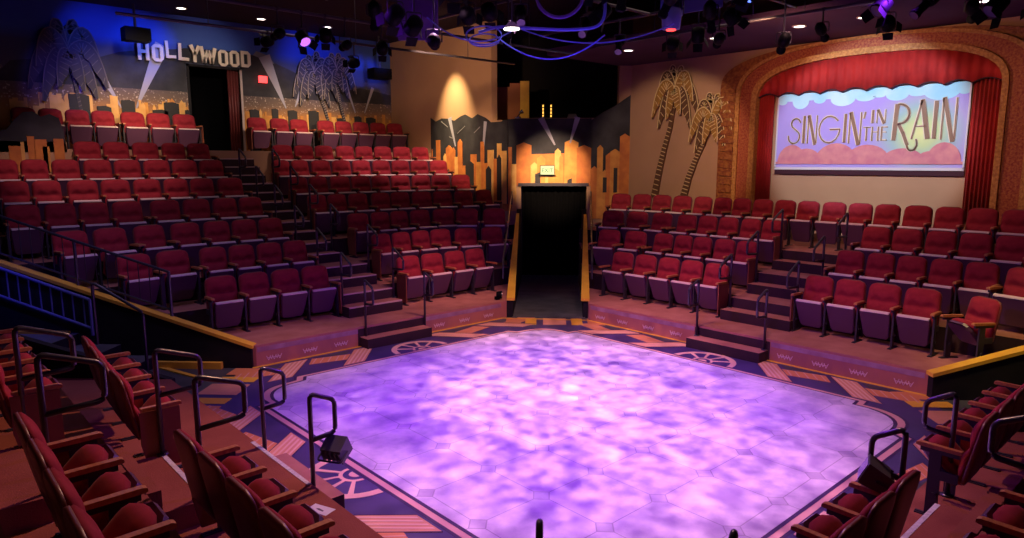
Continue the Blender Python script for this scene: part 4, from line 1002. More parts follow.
b.prism([(9.16, 10.10), (10.20, 9.06), (12.30, 11.16), (11.26, 12.20)], -0.01, 0.006, 'mat_grey')
tag(b.build('floor_mat'), 'charcoal rubber mat on the floor of the black tunnel', 'mat')
ft = lambda u, v, d: (CX + 0.1 + q2 * u + q2 * d, CY - 0.1 - q2 * u + q2 * d, v)
o = pleat('tunnel_drape', ft, 0.0, 1.9, 0.0, 2.52, 'void', 12, 0.06, 0.3); tag(o, 'black drape hanging across the back of the tunnel', 'drape')
for sgn, (xa, ya), (xb, yb), w_ in ((1, (9.72, 10.86), (12.5, 13.64), 'wall beside the left chairs'), (-1, (10.92, 9.66), (13.80, 12.54 - 0.28), 'wall beside the palm side chairs')):
    b = MB(); za = 0.62; zb = 1.98
    dx, dy = xb - xa, yb - ya
    ox, oy = (-0.07, 0.07) if sgn > 0 else (0.07, -0.07)
    p = [(xa + ox + dx * t, ya + oy + dy * t, za + (zb - za) * t + h) for t, h in ((0.0, 0.02), (0.0, 0.36), (1.0, 0.36), (1.0, 0.0))]
    b.tube(smooth_path(p, 0.08), 0.022, 'rail')
    b.tube([(xa + ox + dx * .5, ya + oy + dy * .5, (za + zb) / 2), (xa + ox + dx * .5, ya + oy + dy * .5, (za + zb) / 2 + .36)], 0.02, 'rail')
    tag(b.build('handrail'), f'black handrail on the mustard capped tunnel {w_}', 'handrail')

# ------------------------------------------------------------------ left exit: wall, railing, steps
sloped_wall('wall_exit_left', (3.985, 10.285), (0.0, 14.27), 0.30, 2.14, 0.12, 'black', True, nrm_side=1)
sloped_wall('wall_exit_right', (10.09, 2.85), (13.4, -0.46), 0.30, 1.70, 0.12, 'black', True, nrm_side=-1)
sloped_wall('wall_exit_near', (2.50, 9.30), (-0.8, 12.60), 0.32, 1.60, 0.10, 'black', False, nrm_side=-1)
sloped_wall('wall_exit_far', (8.80, 1.90), (11.75, -1.05), 0.14, 0.9, 0.10, 'black', False, nrm_side=1)
root = empty('guard_railing', (0, 0, 0), 0, 'long black sloping guard railing on the mustard capped wall, in front of the dark chairs', 'railing')
def gl(t, h): return (3.97 - t * q2 - 0.06, 10.30 + t * q2 + 0.06, 0.35 + 0.3277 * t + h)
b = MB(); b.tube([gl(1.16, 0.72), gl(5.6, 0.72)], 0.022, 'rail'); b.build('top_rail', root)
b = MB(); b.tube([gl(1.16, 0.13), gl(5.6, 0.13)], 0.018, 'rail'); b.build('bottom_rail', root)
for t in (1.16, 2.6, 4.05, 5.5):
    b = MB(); b.tube([gl(t, 0.0), gl(t, 0.73)], 0.024, 'rail'); b.build('post', root)
for k in range(26):
    t = 1.30 + k * 0.165; b = MB(); b.tube([gl(t, 0.13), gl(t, 0.72)], 0.007, 'rail', 6); b.build('baluster', root)
b = MB()
SS = (1.15, 1.68, 2.32)
A = lambda s, w: (2.55 - s * q2 + w * q2, 9.35 + s * q2 + w * q2)
for i in range(3):
    b.prism([A(SS[i], 0.02), A(SS[i], 1.60), A(5.5, 1.60), A(5.5, 0.02)], -0.01, 0.17 * (i + 1), 'black', 'mat_grey')
b.build('floor_steps', kind='structure')
b = MB()
b.prism([A(0.10, 1.48), A(1.15, 1.48), A(1.15, 1.56), A(0.10, 1.56)], -0.01, 0.09, 'yellow')
b.prism([A(0.0, 0.95), A(0.12, 0.95), A(1.15, 1.52), A(1.15, 1.62)], -0.01, 0.008, 'yellow')
b.prism([A(2.45, 1.46), A(5.5, 1.46), A(5.5, 1.54), A(2.45, 1.54)], -0.01, 0.55, 'yellow')
b.build('trim_steps', kind='structure')
b = MB()
b.plate(lambda u, v, d: (10.12 + u * q2 - d * q2, 2.74 - u * q2 - d * q2, v), [(0.0, 0.0), (3.5, 0.0), (3.5, 0.035), (0.0, 0.035)], 0.0, 0.06, 'yellow')
b.build('trim_wall_foot', kind='structure')
# stair rail and blue lit balustrade
b = MB()
b.tube(smooth_path([(2.56, 10.64, 0.0), (2.56, 10.64, 0.99), (2.06, 11.14, 1.42), (2.06, 11.14, 0.51)], 0.07), 0.022, 'rail')
tag(b.build('handrail'), 'black stair handrail rising over the black steps of the side exit', 'handrail')
root = empty('exit_balustrade', (0, 0, 0), 0, 'blue lit balustrade sloping down beside the side exit steps', 'balustrade')
def bl(t, h): return (2.14 - t * q2, 11.84 + t * q2, 0.55 + h + 0.35 * t)
b = MB(); b.tube([bl(0, 0.50), bl(3.2, 0.50)], 0.025, 'blue_metal'); b.build('top_rail', root)
b = MB(); b.tube([bl(0, 0.06), bl(3.2, 0.06)], 0.022, 'blue_metal'); b.build('bottom_rail', root)
for k in range(19):
    b = MB(); t = 0.10 + k * 0.165; b.tube([bl(t, 0.06), bl(t, 0.50)], 0.011, 'blue_metal', 6); b.build('baluster', root)
for t in (0.0, 1.6, 3.2):
    b = MB(); p = bl(t, 0.5); b.tube([(p[0], p[1], 0.5), p], 0.022, 'blue_metal'); b.build('post', root)

# ------------------------------------------------------------------ loop handrails on the stairs
def loop_rail(px, py, zb, zt, dx, dy, where, reach=0.27, drop=0.38, r=0.021, sl=0.13):
    b = MB()
    p = [(px, py, zb), (px, py, zt), (px + dx * reach, py + dy * reach, zt - sl), (px + dx * reach, py + dy * reach, zt - drop + 0.0), (px, py, zt - drop - 0.02)]
    b.tube(smooth_path(p, 0.055), r, 'rail', 10)
    b.tube([(px, py, zb), (px, py, zb + 0.012)], 0.05, 'rail', 12)
    o = b.build('handrail', smooth=True)
    tag(o, where, 'handrail', 'loop handrails beside the stairs'); return o
FL = ['at the foot of', 'at the second flight of', 'at the third flight of', 'at the fourth flight of', 'at the fifth flight of', 'at the sixth flight of', 'at the seventh flight of', 'at the top of']
for k in range(7):
    py = 10.17 + (0.0 if k == 0 else 1.03 + 0.90 * (k - 1)); zb = (0.165 if k == 0 else ZL + 0.38 * (k - 1) + 0.19); zt = zb + 0.98
    for sx, side in ((5.86 if k == 0 else 5.99, 'black railing side'), (7.08 if k < 3 else 6.76, 'orange mural side')):
        loop_rail(sx, py, zb if k else 0.0 if sx < 5.9 or sx > 7.06 else zb, zt, 0, -1, f'loop handrail {FL[k]} the long stairs, {side}', reach=0.26 if k == 0 else 0.36, sl=0.12 if k == 0 else 0.20, drop=0.40)
for k in range(4):
    pxx = 10.07 + (0 if k == 0 else 1.03 + 0.90 * (k - 1)); zb = (0.165 if k == 0 else ZL + 0.355 * (k - 1) + 0.178); zt = zb + 0.98
    for sy, side in ((6.40, 'palm side'), (5.17, 'painted cloth side')):
        loop_rail(pxx, sy, zb, zt, -1, 0, f'loop handrail {FL[k]} the short stairs, {side}', reach=0.28 if k == 0 else 0.38, sl=0.13 if k == 0 else 0.20, drop=0.42)
for k, (px, zb, zt, rc) in enumerate(((2.53, 0.165, 1.135, 0.23), (1.61, 0.518, 1.485, 0.37), (0.64, 0.884, 1.845, 0.37))):
    for y, side in ((5.38, 'the white paper side'), (6.42, 'the black steps side')):
        lab = ['front', 'middle', 'rear'][k]
        loop_rail(px, y, zb, zt, 1, 0, f'{lab} loop handrail of the near russet stairs, {side}', reach=rc, drop=0.40, sl=0.13 if k else 0.1)
for k, (py, zb, zt) in enumerate(((1.58, 0.3225, 1.225), (0.80, 0.69, 1.55))):
    for x, side in ((5.22, 'floodlight side'), (6.38, 'mustard wall side')):
        lab = ['front', 'rear'][k]
        loop_rail(x, py, zb, zt, 0, 1, f'{lab} loop handrail of the near stairs, {side}', reach=0.22 if k == 0 else 0.27, drop=0.36)
loop_rail(2.50, 2.53, 0.3, 1.16, -q2, -q2, 'loop handrail standing alone at the near stage corner, on the white paper side', reach=0.25)
loop_rail(3.20, 1.75, 0.1, 1.16, -0.95, -0.30, 'loop handrail standing alone at the near stage corner, on the floodlight side', reach=0.16)

# floodlights on the rails
def floodlight(c, yaw, pitch, label):
    root = empty('floodlight', c, 0, label, 'floodlight')
    root.rotation_euler = (pitch, 0, yaw)
    b = MB()
    b.add([(-0.10, -0.09, -0.085), (0.10, -0.09, -0.085), (0.10, 0.07, -0.07), (-0.10, 0.07, -0.07), (-0.10, -0.09, 0.085), (0.10, -0.09, 0.085), (0.10, 0.07, 0.07), (-0.10, 0.07, 0.07)],
          [(0, 1, 2, 3), (4, 5, 6, 7), (0, 1, 5, 4), (1, 2, 6, 5), (2, 3, 7, 6), (3, 0, 4, 7)], 'flood_grey')
    for k in range(5): b.box(-0.11 + 0.045 * k + 0.005, -0.11 + 0.045 * k + 0.012, 0.07, 0.10, -0.06, 0.06, 'flood_grey')
    b.build('housing', root)
    b = MB(); b.box(-0.085, 0.085, -0.097, -0.09, -0.07, 0.07, 'lens_dim'); b.build('lens', root)
    b = MB(); b.tube(smooth_path([(-0.118, 0, 0), (-0.118, 0.13, 0), (0.118, 0.13, 0), (0.118, 0, 0)], 0.03), 0.009, 'steel'); b.build('bracket', root)
    return root
floodlight((2.72, 5.31, 0.60), math.radians(120), math.radians(-30), 'black floodlight clamped to the front handrail above the blue painted wheel')
floodlight((5.12, 1.72, 0.86), math.radians(200), math.radians(-25), 'black floodlight hanging from the handrail behind the near chair backs')
b = MB(); b.plate(lambda u, v, d: (2.345 + u * 0.9 - v * 0.35, 4.88 + u * 0.35 + v * 0.9, ZL + d), [(-0.06, -0.11), (0.06, -0.11), (0.06, 0.11), (-0.06, 0.11)], 0.001, 0.004, 'paper')
root = tag(b.build('paper_sheet'), 'folded white paper sheet lying on the edge of the russet platform', 'paper')
b = MB(); b.plate(lambda u, v, d: (2.345 + u * 0.9 - v * 0.35, 4.88 + u * 0.35 + v * 0.9, ZL + d), [(-0.02, -0.04), (-0.005, -0.04), (0.01, 0.02), (0.0, 0.05), (-0.015, 0.01)], 0.004, 0.0048, 'ink'); b.build('ink_mark', root)
# small round speaker by the tunnel wall
b = MB(); b.tube([(9.02, 10.42, 0.44), (9.10, 10.34, 0.44)], [0.06, 0.08], 'fixture', 14); b.tube([(9.10, 10.34, 0.44), (9.11, 10.33, 0.44)], 0.055, 'chrome', 14); b.box(9.0, 9.08, 10.38, 10.46, ZL, 0.40, 'fixture')
tag(b.build('floor_lamp_can'), 'small black floor can with metal rim on the platform by the tunnel wall', 'floor can')

# ------------------------------------------------------------------ overhead grid and fixtures
ZP = 5.42
def pipe(p0, p1, label):
    b = MB(); b.tube([p0, p1], 0.025, 'rail', 10); root = tag(b.build('lighting_pipe'), label, 'pipe')
    n = 3
    for i in range(n):
        t = (i + 0.5) / n; x = p0[0] + (p1[0] - p0[0]) * t; y = p0[1] + (p1[1] - p0[1]) * t
        b = MB(); b.tube([(x, y, p0[2]), (x, y, H1)], 0.008, 'rail', 6); b.build('hanger_rod', root)
pipe((3.0, 10.6, ZP), (11.5, 10.6, ZP), 'black lighting pipe over the lowest chairs below the letter sign')
pipe((3.0, 12.6, ZP), (11.5, 12.6, ZP), 'black lighting pipe nearest the night mural')
pipe((3.0, 7.0, ZP), (9.3, 7.0, ZP), 'black lighting pipe over the stone stage, side towards the letter sign')
pipe((9.3, 1.0, ZP), (9.3, 9.5, ZP), 'black lighting pipe over the stage edge below the painted cloth')
pipe((7.0, 1.0, ZP), (7.0, 9.5, ZP), 'black lighting pipe over the middle of the stone stage')
pipe((5.0, 3.5, ZP), (5.0, 9.5, ZP), 'black lighting pipe over the stage, near the violet fabric panel')
pipe((4.0, 5.2, ZP), (10.5, 5.2, ZP), 'black lighting pipe crossing the stage behind the blue cables')
pipe((11.0, 1.0, ZP), (11.0, 9.6, ZP), 'black lighting pipe over the chairs below the painted cloth')
def fixture(x, y, z, target, lens, label, kind='profile'):
    """spotlight hung from a pipe at ZP by a yoke; the barrel points at target"""
    d = (Vector(target) - Vector((x, y, z))).normalized()
    root = empty('stage_light', (x, y, ZP - (ZP - z) * 0.9), 0, label, 'stage light', 'stage lights hanging from the pipes'); z = ZP - (ZP - z) * 0.9 ; root.scale = (0.72, 0.72, 0.72)
    up = Vector((0, 0, 1)); s = d.cross(up).normalized()
    b = MB()
    if kind == 'profile':
        b.tube([-d * 0.30, -d * 0.24, -d * 0.05, d * 0.02], [0.06, 0.105, 0.115, 0.085], 'fixture', 14)
        b.build('lamp_body', root, True)
        b = MB(); b.tube([d * 0.0, d * 0.26, d * 0.262, d * 0.31], [0.070, 0.070, 0.088, 0.088], 'fixture', 14); b.build('lens_tube', root, True)
        b = MB(); b.tube([d * 0.305, d * 0.315], 0.078, lens, 14); b.build('lens', root)
    else:
        b.tube([-d * 0.14, -d * 0.10, d * 0.10, d * 0.14], [0.06, 0.13, 0.14, 0.14], 'fixture', 14); b.build('lamp_body', root, True)
        b = MB(); b.tube([d * 0.135, d * 0.146], 0.12, lens, 14); b.build('lens', root)
        b = MB()
        for a in (0, 90, 180, 270):
            v = s * math.cos(math.radians(a)) + s.cross(d) * math.sin(math.radians(a)); w = v.cross(d)
            q = [v * 0.14 + w * 0.10 + d * 0.14, v * 0.14 - w * 0.10 + d * 0.14, v * 0.22 - w * 0.09 + d * 0.28, v * 0.22 + w * 0.09 + d * 0.28]
            q2_ = [p + v * 0.006 for p in q]
            b.add(q + q2_, [(0, 1, 2, 3), (4, 5, 6, 7), (0, 1, 5, 4), (1, 2, 6, 5), (2, 3, 7, 6), (3, 0, 4, 7)], 'fixture')
        b.build('barn_door', root)
    b = MB(); h = (ZP - z) / 0.72
    b.tube(smooth_path([s * 0.13, s * 0.13 + up * 0.20, -s * 0.13 + up * 0.20, -s * 0.13], 0.04), 0.012, 'steel', 6)
    b.tube([up * 0.20, up * (h + 0.02)], 0.018, 'steel', 8); b.tube([up * (h - 0.04), up * (h + 0.04)], 0.045, 'steel', 8)
    b.build('yoke', root)
    return root
FX = [(5.07, 6.98, 4.42, (12.3, 16.2, 4.4), 'lens_dim', 'profile', 'long black spotlight silhouetted against the lit beige wall'),
      (5.60, 7.0, 4.85, (12, 13, 3), 'lens_dim', 'par', 'short black spotlight just beside the long silhouetted one'),
      (4.55, 7.0, 4.70, (6, 15, 2), 'lens_dim', 'par', 'black spotlight in the cluster before the beige wall, outer one'),
      (4.80, 7.0, 4.60, (7, 15, 2), 'lens_dim', 'par', 'black spotlight in the cluster before the beige wall, inner one'),
      (9.3, 4.75, 4.62, (14, 8, 3), 'lens_dim', 'profile', 'black spotlight above the shoulder of the golden arch'),
      (9.3, 5.75, 4.80, (14.9, 10, 4), 'lens_dim', 'profile', 'black spotlight above the shorter golden palm'),
      (9.3, 6.55, 4.85, (14.9, 10.6, 4), 'lens_dim', 'par', 'black barn door spotlight above the tall golden palm'),
      (11.0, 5.0, 5.05, (14.9, 5.7, 3.7), 'lens_dim', 'profile', 'black spotlight with pale lens under the soffit, near the arch crown'),
      (11.0, 4.05, 5.05, (14.9, 5, 3.7), 'lens_blue', 'par', 'black spotlight with deep blue lens over the arch crown'),
      (11.0, 3.0, 5.05, (14.9, 4, 3.7), 'lens_dim', 'profile', 'black spotlight over the far shoulder of the arch'),
      (9.3, 2.30, 4.75, (6, 5, 0), 'lens_dim', 'par', 'large dark spotlight at the top corner beside the arch'),
      (5.55, 10.6, 5.1, (8, 16, 3), 'lens_dim', 'par', 'black spotlight just beside the one with violet lens'),
      (5.15, 10.6, 5.0, (6, 6, 0), 'lens_violet', 'par', 'spotlight with glowing violet lens above the leaning palms'),
      (4.75, 10.6, 5.0, (6, 18, 5), 'lens_dim', 'profile', 'black spotlight above the red beacon'),
      (5.9, 10.6, 4.95, (8, 18, 5), 'lens_dim', 'profile', 'black spotlight before the leaning palms'),
      (6.6, 10.6, 5.0, (10, 16, 3), 'lens_dim', 'par', 'black barn door spotlight over the stairs'),
      (5.45, 12.6, 5.25, (5, 19, 5), 'lens_dim', 'par', 'black barn door spotlight above the end letters of the sign'),
      (7.2, 12.6, 5.0, (8, 19, 5), 'lens_dim', 'par', 'black barn door spotlight hanging closest to the night mural'),
      (7.0, 4.0, 4.85, (6, 6, 0), 'lens_blue', 'par', 'spotlight with bright blue lens in the middle of the grid'),
      (7.0, 5.0, 4.9, (10, 10, 1), 'lens_dim', 'profile', 'black spotlight in the middle of the grid beside the coil'),
      (7.0, 6.0, 4.95, (5, 9, 1), 'lens_dim', 'par', 'black barn door spotlight in the middle of the grid'),
      (7.0, 7.8, 4.9, (10, 12, 1), 'lens_dim', 'profile', 'black spotlight hung over the stage edge in the grid'),
      (5.95, 7.0, 4.95, (12, 12, 3), 'lens_violet', 'par', 'spotlight with violet lens near the violet cloth panel'),
      (6.5, 7.0, 4.98, (3, 3, 1), 'lens_dim', 'profile', 'black spotlight pointing towards the near seats'),
      (7.8, 7.0, 5.0, (3, 5, 1), 'lens_dim', 'profile', 'black spotlight over the far stage corner'),
      (9.3, 7.6, 5.0, (5, 5, 0), 'lens_dim', 'profile', 'black spotlight over the tunnel corner of the stage'),
      (5.0, 5.6, 4.95, (12, 9, 1), 'lens_dim', 'profile', 'black spotlight over the blue coil, pointing at the palms'),
      (5.0, 6.5, 4.98, (9, 12, 1), 'lens_dim', 'par', 'black barn door spotlight beside the blue coil'),
      (5.0, 8.2, 4.95, (8, 13, 1), 'lens_dim', 'profile', 'black spotlight over the left stage edge pointing at the long stairs'),
      (5.9, 5.2, 4.98, (6, 3, 0), 'lens_blue', 'par', 'spotlight with blue lens beside the violet hoop'),
      (6.4, 5.2, 4.95, (9, 8, 1), 'lens_dim', 'profile', 'black spotlight beside the vertical blue cable'),
      (8.2, 5.2, 4.92, (12, 7, 1), 'lens_dim', 'profile', 'black spotlight between the moving head and the soffit'),
      (8.7, 5.2, 5.0, (12, 4, 1), 'lens_dim', 'par', 'black barn door spotlight beside the bright blue panel'),
      (9.3, 6.1, 4.95, (12, 8, 1), 'lens_dim', 'par', 'black barn door spotlight over the tall palm, nearer the arch'),
      (9.3, 3.0, 4.9, (5, 6, 0), 'lens_dim', 'profile', 'black spotlight over the arch crown, slightly nearer the corner'),
      (11.0, 2.3, 5.0, (14.9, 3, 3.7), 'lens_dim', 'par', 'black barn door spotlight over the near shoulder of the arch'),
      (9.3, 3.5, 4.95, (5, 6, 0), 'lens_dim', 'par', 'black barn door spotlight before the arch crown')]
for x, y, z, t, ln, kd, lab in FX: fixture(x, y, z, t, ln, lab, kd)
# moving head with a red light
root = empty('moving_head', (7.55, 5.35, 4.95), 0, 'blue lit moving head lamp with a red indicator in the grid', 'moving light')
b = MB(); b.box(-0.14, 0.14, -0.10, 0.10, 0.34, 0.47, 'blue_metal'); b.build('base', root)
for x_ in (-0.17, 0.13): b = MB(); b.box(x_, x_ + 0.04, -0.05, 0.05, -0.02, 0.36, 'blue_metal'); b.build('yoke_arm', root)
b = MB(); b.tube([(0, 0, 0.16), (0, 0, -0.02), (0, 0, -0.2)], [0.08, 0.125, 0.11], 'blue_metal', 16); b.build('lamp_head', root, True)
b = MB(); b.tube([(0, 0, -0.2), (0, 0, -0.215)], 0.06, 'led_red', 12); b.build('indicator', root)
# cables and hoops in the middle of the grid
def cable(pts, r, m, label, closed=False):
    b = MB(); b.tube(smooth_path(pts, 0.18, 6) if not closed else pts, r, m, 8, closed); tag(b.build('cable', smooth=True), label, 'cable')
def sag(p, q, s, n=10): return [(p[0] + (q[0] - p[0]) * i / n, p[1] + (q[1] - p[1]) * i / n, p[2] + (q[2] - p[2]) * i / n - s * 4 * (i / n) * (1 - i / n)) for i in range(n + 1)]
cable([(6.30, 5.35, 5.42), (6.28, 5.36, 4.62), (5.95, 5.62, 4.58), (5.35, 6.15, 4.62), (5.2, 6.3, 4.56)], 0.018, 'cable', 'thick blue cable dropping vertically from the grid then turning level')
cable(sag((5.25, 6.10, 4.52), (6.22, 5.30, 4.52), 0.27), 0.008, 'cable', 'pale blue cable swag hanging lowest before the booth window')
cable(sag((5.9, 6.5, 4.75), (7.4, 5.2, 4.78), 0.22), 0.008, 'cable', 'thin blue cable swag from the grid towards the tall palm')
cable(sag((4.7, 6.6, 4.7), (5.5, 6.0, 4.6), 0.2), 0.008, 'cable', 'thin blue cable swag near the silhouetted spotlight')
cable([(5.15 + 0.20 * q2 * math.cos(a), 6.15 - 0.20 * q2 * math.cos(a), 4.50 + 0.10 * math.sin(a)) for a in [2 * PI * i / 24 for i in range(24)]], 0.009, 'cable', 'blue coil of cable hanging level in the grid', True)
cable([(5.2 + 0.17 * q2 * math.cos(a), 6.2 - 0.17 * q2 * math.cos(a), 4.46 + 0.07 * math.sin(a)) for a in [2 * PI * i / 24 for i in range(24)]], 0.008, 'cable', 'thin blue inner coil of cable hanging in the grid', True)
cable([(5.95 + 0.27 * q2 * math.cos(a), 5.75 - 0.27 * q2 * math.cos(a), 5.0 + 0.26 * math.sin(a)) for a in [2 * PI * i / 28 for i in range(28)]], 0.02, 'scrim', 'violet hoop of cable high in the middle of the grid', True)
b = MB(); b.tube([(5.3, 5.85, 4.62), (5.3, 5.85, 4.55)], [0.03, 0.10], 'chrome', 14); b.tube([(5.3, 5.85, 4.55), (5.3, 5.85, 4.54)], 0.085, 'lamp', 14); b.tube([(5.3, 5.85, 4.62), (5.3, 5.85, 5.42)], 0.008, 'rail', 6)
tag(b.build('work_lamp'), 'small bright round work lamp hanging among blue cables', 'lamp')
b = MB(); fq = lambda u, v, d: (5.55 + q2 * u + q2 * d, 7.95 - q2 * u + q2 * d, v)
b.plate(fq, [(-0.30, 4.72), (0.24, 4.72), (0.24, 5.42), (-0.30, 5.42)], 0.0, 0.03, 'scrim')
tag(b.build('fabric_panel'), 'violet lit fabric panel hanging from the grid over the far left of the stage', 'panel')
b = MB(); fq = lambda u, v, d: (8.6 + q2 * u + q2 * d, 5.55 - q2 * u + q2 * d, v)
b.plate(fq, [(-0.28, 5.12), (0.24, 5.20), (0.24, 5.42), (-0.28, 5.42)], 0.0, 0.03, 'blue_metal')
tag(b.build('fabric_panel'), 'bright blue lit panel at the top of view between the moving head and the arch', 'panel')
b = MB(); b.box(4.0, 4.55, 18.2, 18.6, 5.95, 6.25, 'fixture'); b.tube([(4.27, 18.4, 6.25), (4.27, 18.4, H1)], 0.03, 'rail')
for o_, (x, y) in enumerate(((4.55, 18.0),)): pass
o = b.build('ceiling_speaker'); o.location = (0.5, 0, -0.05); tag(o, 'black loudspeaker hanging before the night sky beside the first sign letter', 'speaker')
b = MB(); b.box(11.05, 11.65, 18.2, 18.6, 5.55, 5.85, 'fixture'); b.tube([(11.35, 18.4, 5.85), (11.35, 18.4, H1)], 0.03, 'rail')
tag(b.build('ceiling_speaker'), 'black loudspeaker hanging before the night sky near the beige wall', 'speaker')

# downlights
def downlight(x, y, z, label, power=18):
    root = empty('downlight', (x, y, z), 0, label, 'ceiling light', 'round recessed ceiling lights')
    b = MB(); n = 20
    ring = [(math.cos(2 * PI * i / n), math.sin(2 * PI * i / n)) for i in range(n)]
    vs = [(c * 0.13, s * 0.13, 0.0) for c, s in ring] + [(c * 0.13, s * 0.13, -0.015) for c, s in ring] + [(c * 0.10, s * 0.10, -0.015) for c, s in ring] + [(c * 0.10, s * 0.10, 0) for c, s in ring]
    b.add(vs, [(k * n + i, k * n + (i + 1) % n, (k + 1) % 4 * n + (i + 1) % n, (k + 1) % 4 * n + i) for k in range(4) for i in range(n)], 'white_paint'); b.build('rim', root)
    b = MB(); b.tube([(0, 0, 0.0), (0, 0, -0.008)], 0.10, 'lamp', 20); b.build('lamp_disc', root)
for i, (x, y) in enumerate(((12.80, 10.2), (12.86, 8.03), (12.93, 6.31), (12.98, 5.17), (13.1, 3.39))):
    downlight(x, y, 5.6, f'round downlight in the plum soffit, {ORD[i]} from the corner mural')
for i, (x, y) in enumerate(((5.82, 18.38), (7.78, 18.33), (9.59, 18.18))):
    downlight(x, y, H1, f'round downlight before the night mural, {ORD[i]} from the drooping palm')

# ------------------------------------------------------------------ light
def spot(loc, tgt, power, col, size, blend=0.5, rad=0.08, gobo=None):
    l = bpy.data.lights.new('spot', 'SPOT'); l.energy = power; l.color = col; l.spot_size = math.radians(size); l.spot_blend = blend; l.shadow_soft_size = rad
    o = bpy.data.objects.new('spot_lamp', l); C.objects.link(o); o.location = loc
    d = Vector(tgt) - Vector(loc); o.rotation_euler = d.to_track_quat('-Z', 'Y').to_euler()
    if gobo:
        l.use_nodes = True; nt = l.node_tree; N = nt.nodes; L = nt.links; em = N['Emission']
        tc = N.new('ShaderNodeTexCoord'); mp = N.new('ShaderNodeMapping'); mp.inputs['Scale'].default_value = (gobo, gobo, gobo)
        n = N.new('ShaderNodeTexNoise'); n.inputs['Scale'].default_value = 1.0; n.inputs['Detail'].default_value = 5; n.inputs['Roughness'].default_value = 0.6
        r = N.new('ShaderNodeMapRange'); r.inputs[1].default_value = 0.41; r.inputs[2].default_value = 0.64; r.inputs[3].default_value = 0.03; r.inputs[4].default_value = 1.0
        L.new(tc.outputs['Normal'], mp.inputs[0]); L.new(mp.outputs[0], n.inputs['Vector']); L.new(n.outputs['Fac'], r.inputs[0]); L.new(r.outputs[0], em.inputs['Strength'])
    return o
def area(loc, tgt, power, col, sx, sy):
    l = bpy.data.lights.new('area', 'AREA'); l.energy = power; l.color = col; l.shape = 'RECTANGLE'; l.size = sx; l.size_y = sy
    o = bpy.data.objects.new('area_lamp', l); C.objects.link(o); o.location = loc
    d = Vector(tgt) - Vector(loc); o.rotation_euler = d.to_track_quat('-Z', 'Y').to_euler(); return o
# violet stage wash and rose breakup patterns
for p in ((3.2, 3.2), (9.3, 3.2), (9.3, 8.6), (3.2, 8.6)):
    spot((p[0], p[1], 5.3), (6.27 + (6.27 - p[0]) * .2, 5.9 + (5.9 - p[1]) * .2, 0), 620, (0.25, 0.02, 1.0), 82, 0.7)
for p, t, e in (((5.2, 7.0, 5.3), (5.6, 5.8, 0), 1700), ((7.6, 5.6, 5.3), (7.0, 6.8, 0), 600), ((7.0, 7.6, 5.3), (7.6, 7.4, 0), 1400), ((6.2, 4.2, 5.3), (5.8, 4.4, 0), 1150)):
    spot(p, t, e, (1.0, 0.50, 0.84), 72, 1.0, 0.04, gobo=25)
# warm edge wash on the painted border and the platform fronts
spot((7.6, 7.2, 5.3), (7.9, 10.2, 0.2), 640, (1.0, 0.48, 0.30), 46, 0.9, 0.15)
spot((4.6, 7.2, 5.3), (4.6, 10.0, 0.0), 460, (1.0, 0.52, 0.34), 34, 0.9, 0.15)
spot((7.2, 6.6, 5.3), (10.2, 7.3, 0.2), 640, (1.0, 0.48, 0.30), 46, 0.9, 0.15)
spot((7.2, 4.2, 5.3), (10.2, 3.9, 0.2), 480, (1.0, 0.52, 0.34), 50, 0.9, 0.15)
spot((8.6, 8.4, 5.2), (10.4, 10.3, 0.0), 160, (1.0, 0.75, 0.7), 26, 0.9, 0.1)
# seats
spot((9.3, 7.0, 5.3), (11.8, 8.0, 0.8), 300, (1.0, 0.45, 0.50), 56, 0.8, 0.15)
spot((9.0, 4.5, 5.3), (12.4, 3.9, 1.0), 150, (1.0, 0.50, 0.46), 70, 0.8, 0.15)
spot((8.0, 9.2, 5.3), (8.6, 11.6, 0.8), 330, (1.0, 0.45, 0.48), 36, 0.7, 0.1)
spot((9.6, 13.6, 6.6), (10.4, 16.4, 2.9), 620, (1.0, 0.66, 0.60), 50, 0.7, 0.08)
spot((7.8, 13.6, 6.6), (8.3, 16.6, 2.9), 220, (1.0, 0.60, 0.52), 44, 0.8, 0.08)
spot((3.0, 13.0, 6.6), (3.2, 15.9, 2.9), 400, (1.0, 0.60, 0.54), 50, 0.7, 0.08)
spot((4.6, 15.2, 6.5), (4.9, 18.8, 4.1), 560, (1.0, 0.74, 0.55), 58, 0.8, 0.08)
spot((4.9, 13.0, 5.5), (4.7, 19.3, 4.3), 900, (1.0, 0.66, 0.36), 24, 1.0, 0.08)
spot((8.8, 15.2, 6.5), (9.0, 18.8, 4.1), 560, (1.0, 0.74, 0.55), 58, 0.8, 0.08)
spot((8.6, 13.0, 5.5), (9.4, 19.3, 4.3), 900, (1.0, 0.66, 0.36), 26, 1.0, 0.08)
area((6.4, 13.6, 6.6), (6.4, 14.2, 0), 16, (1.0, 0.70, 0.62), 1.2, 4)
area((12.8, 6.5, 5.5), (12.2, 6.5, 0), 20, (1.0, 0.66, 0.60), 1, 8)
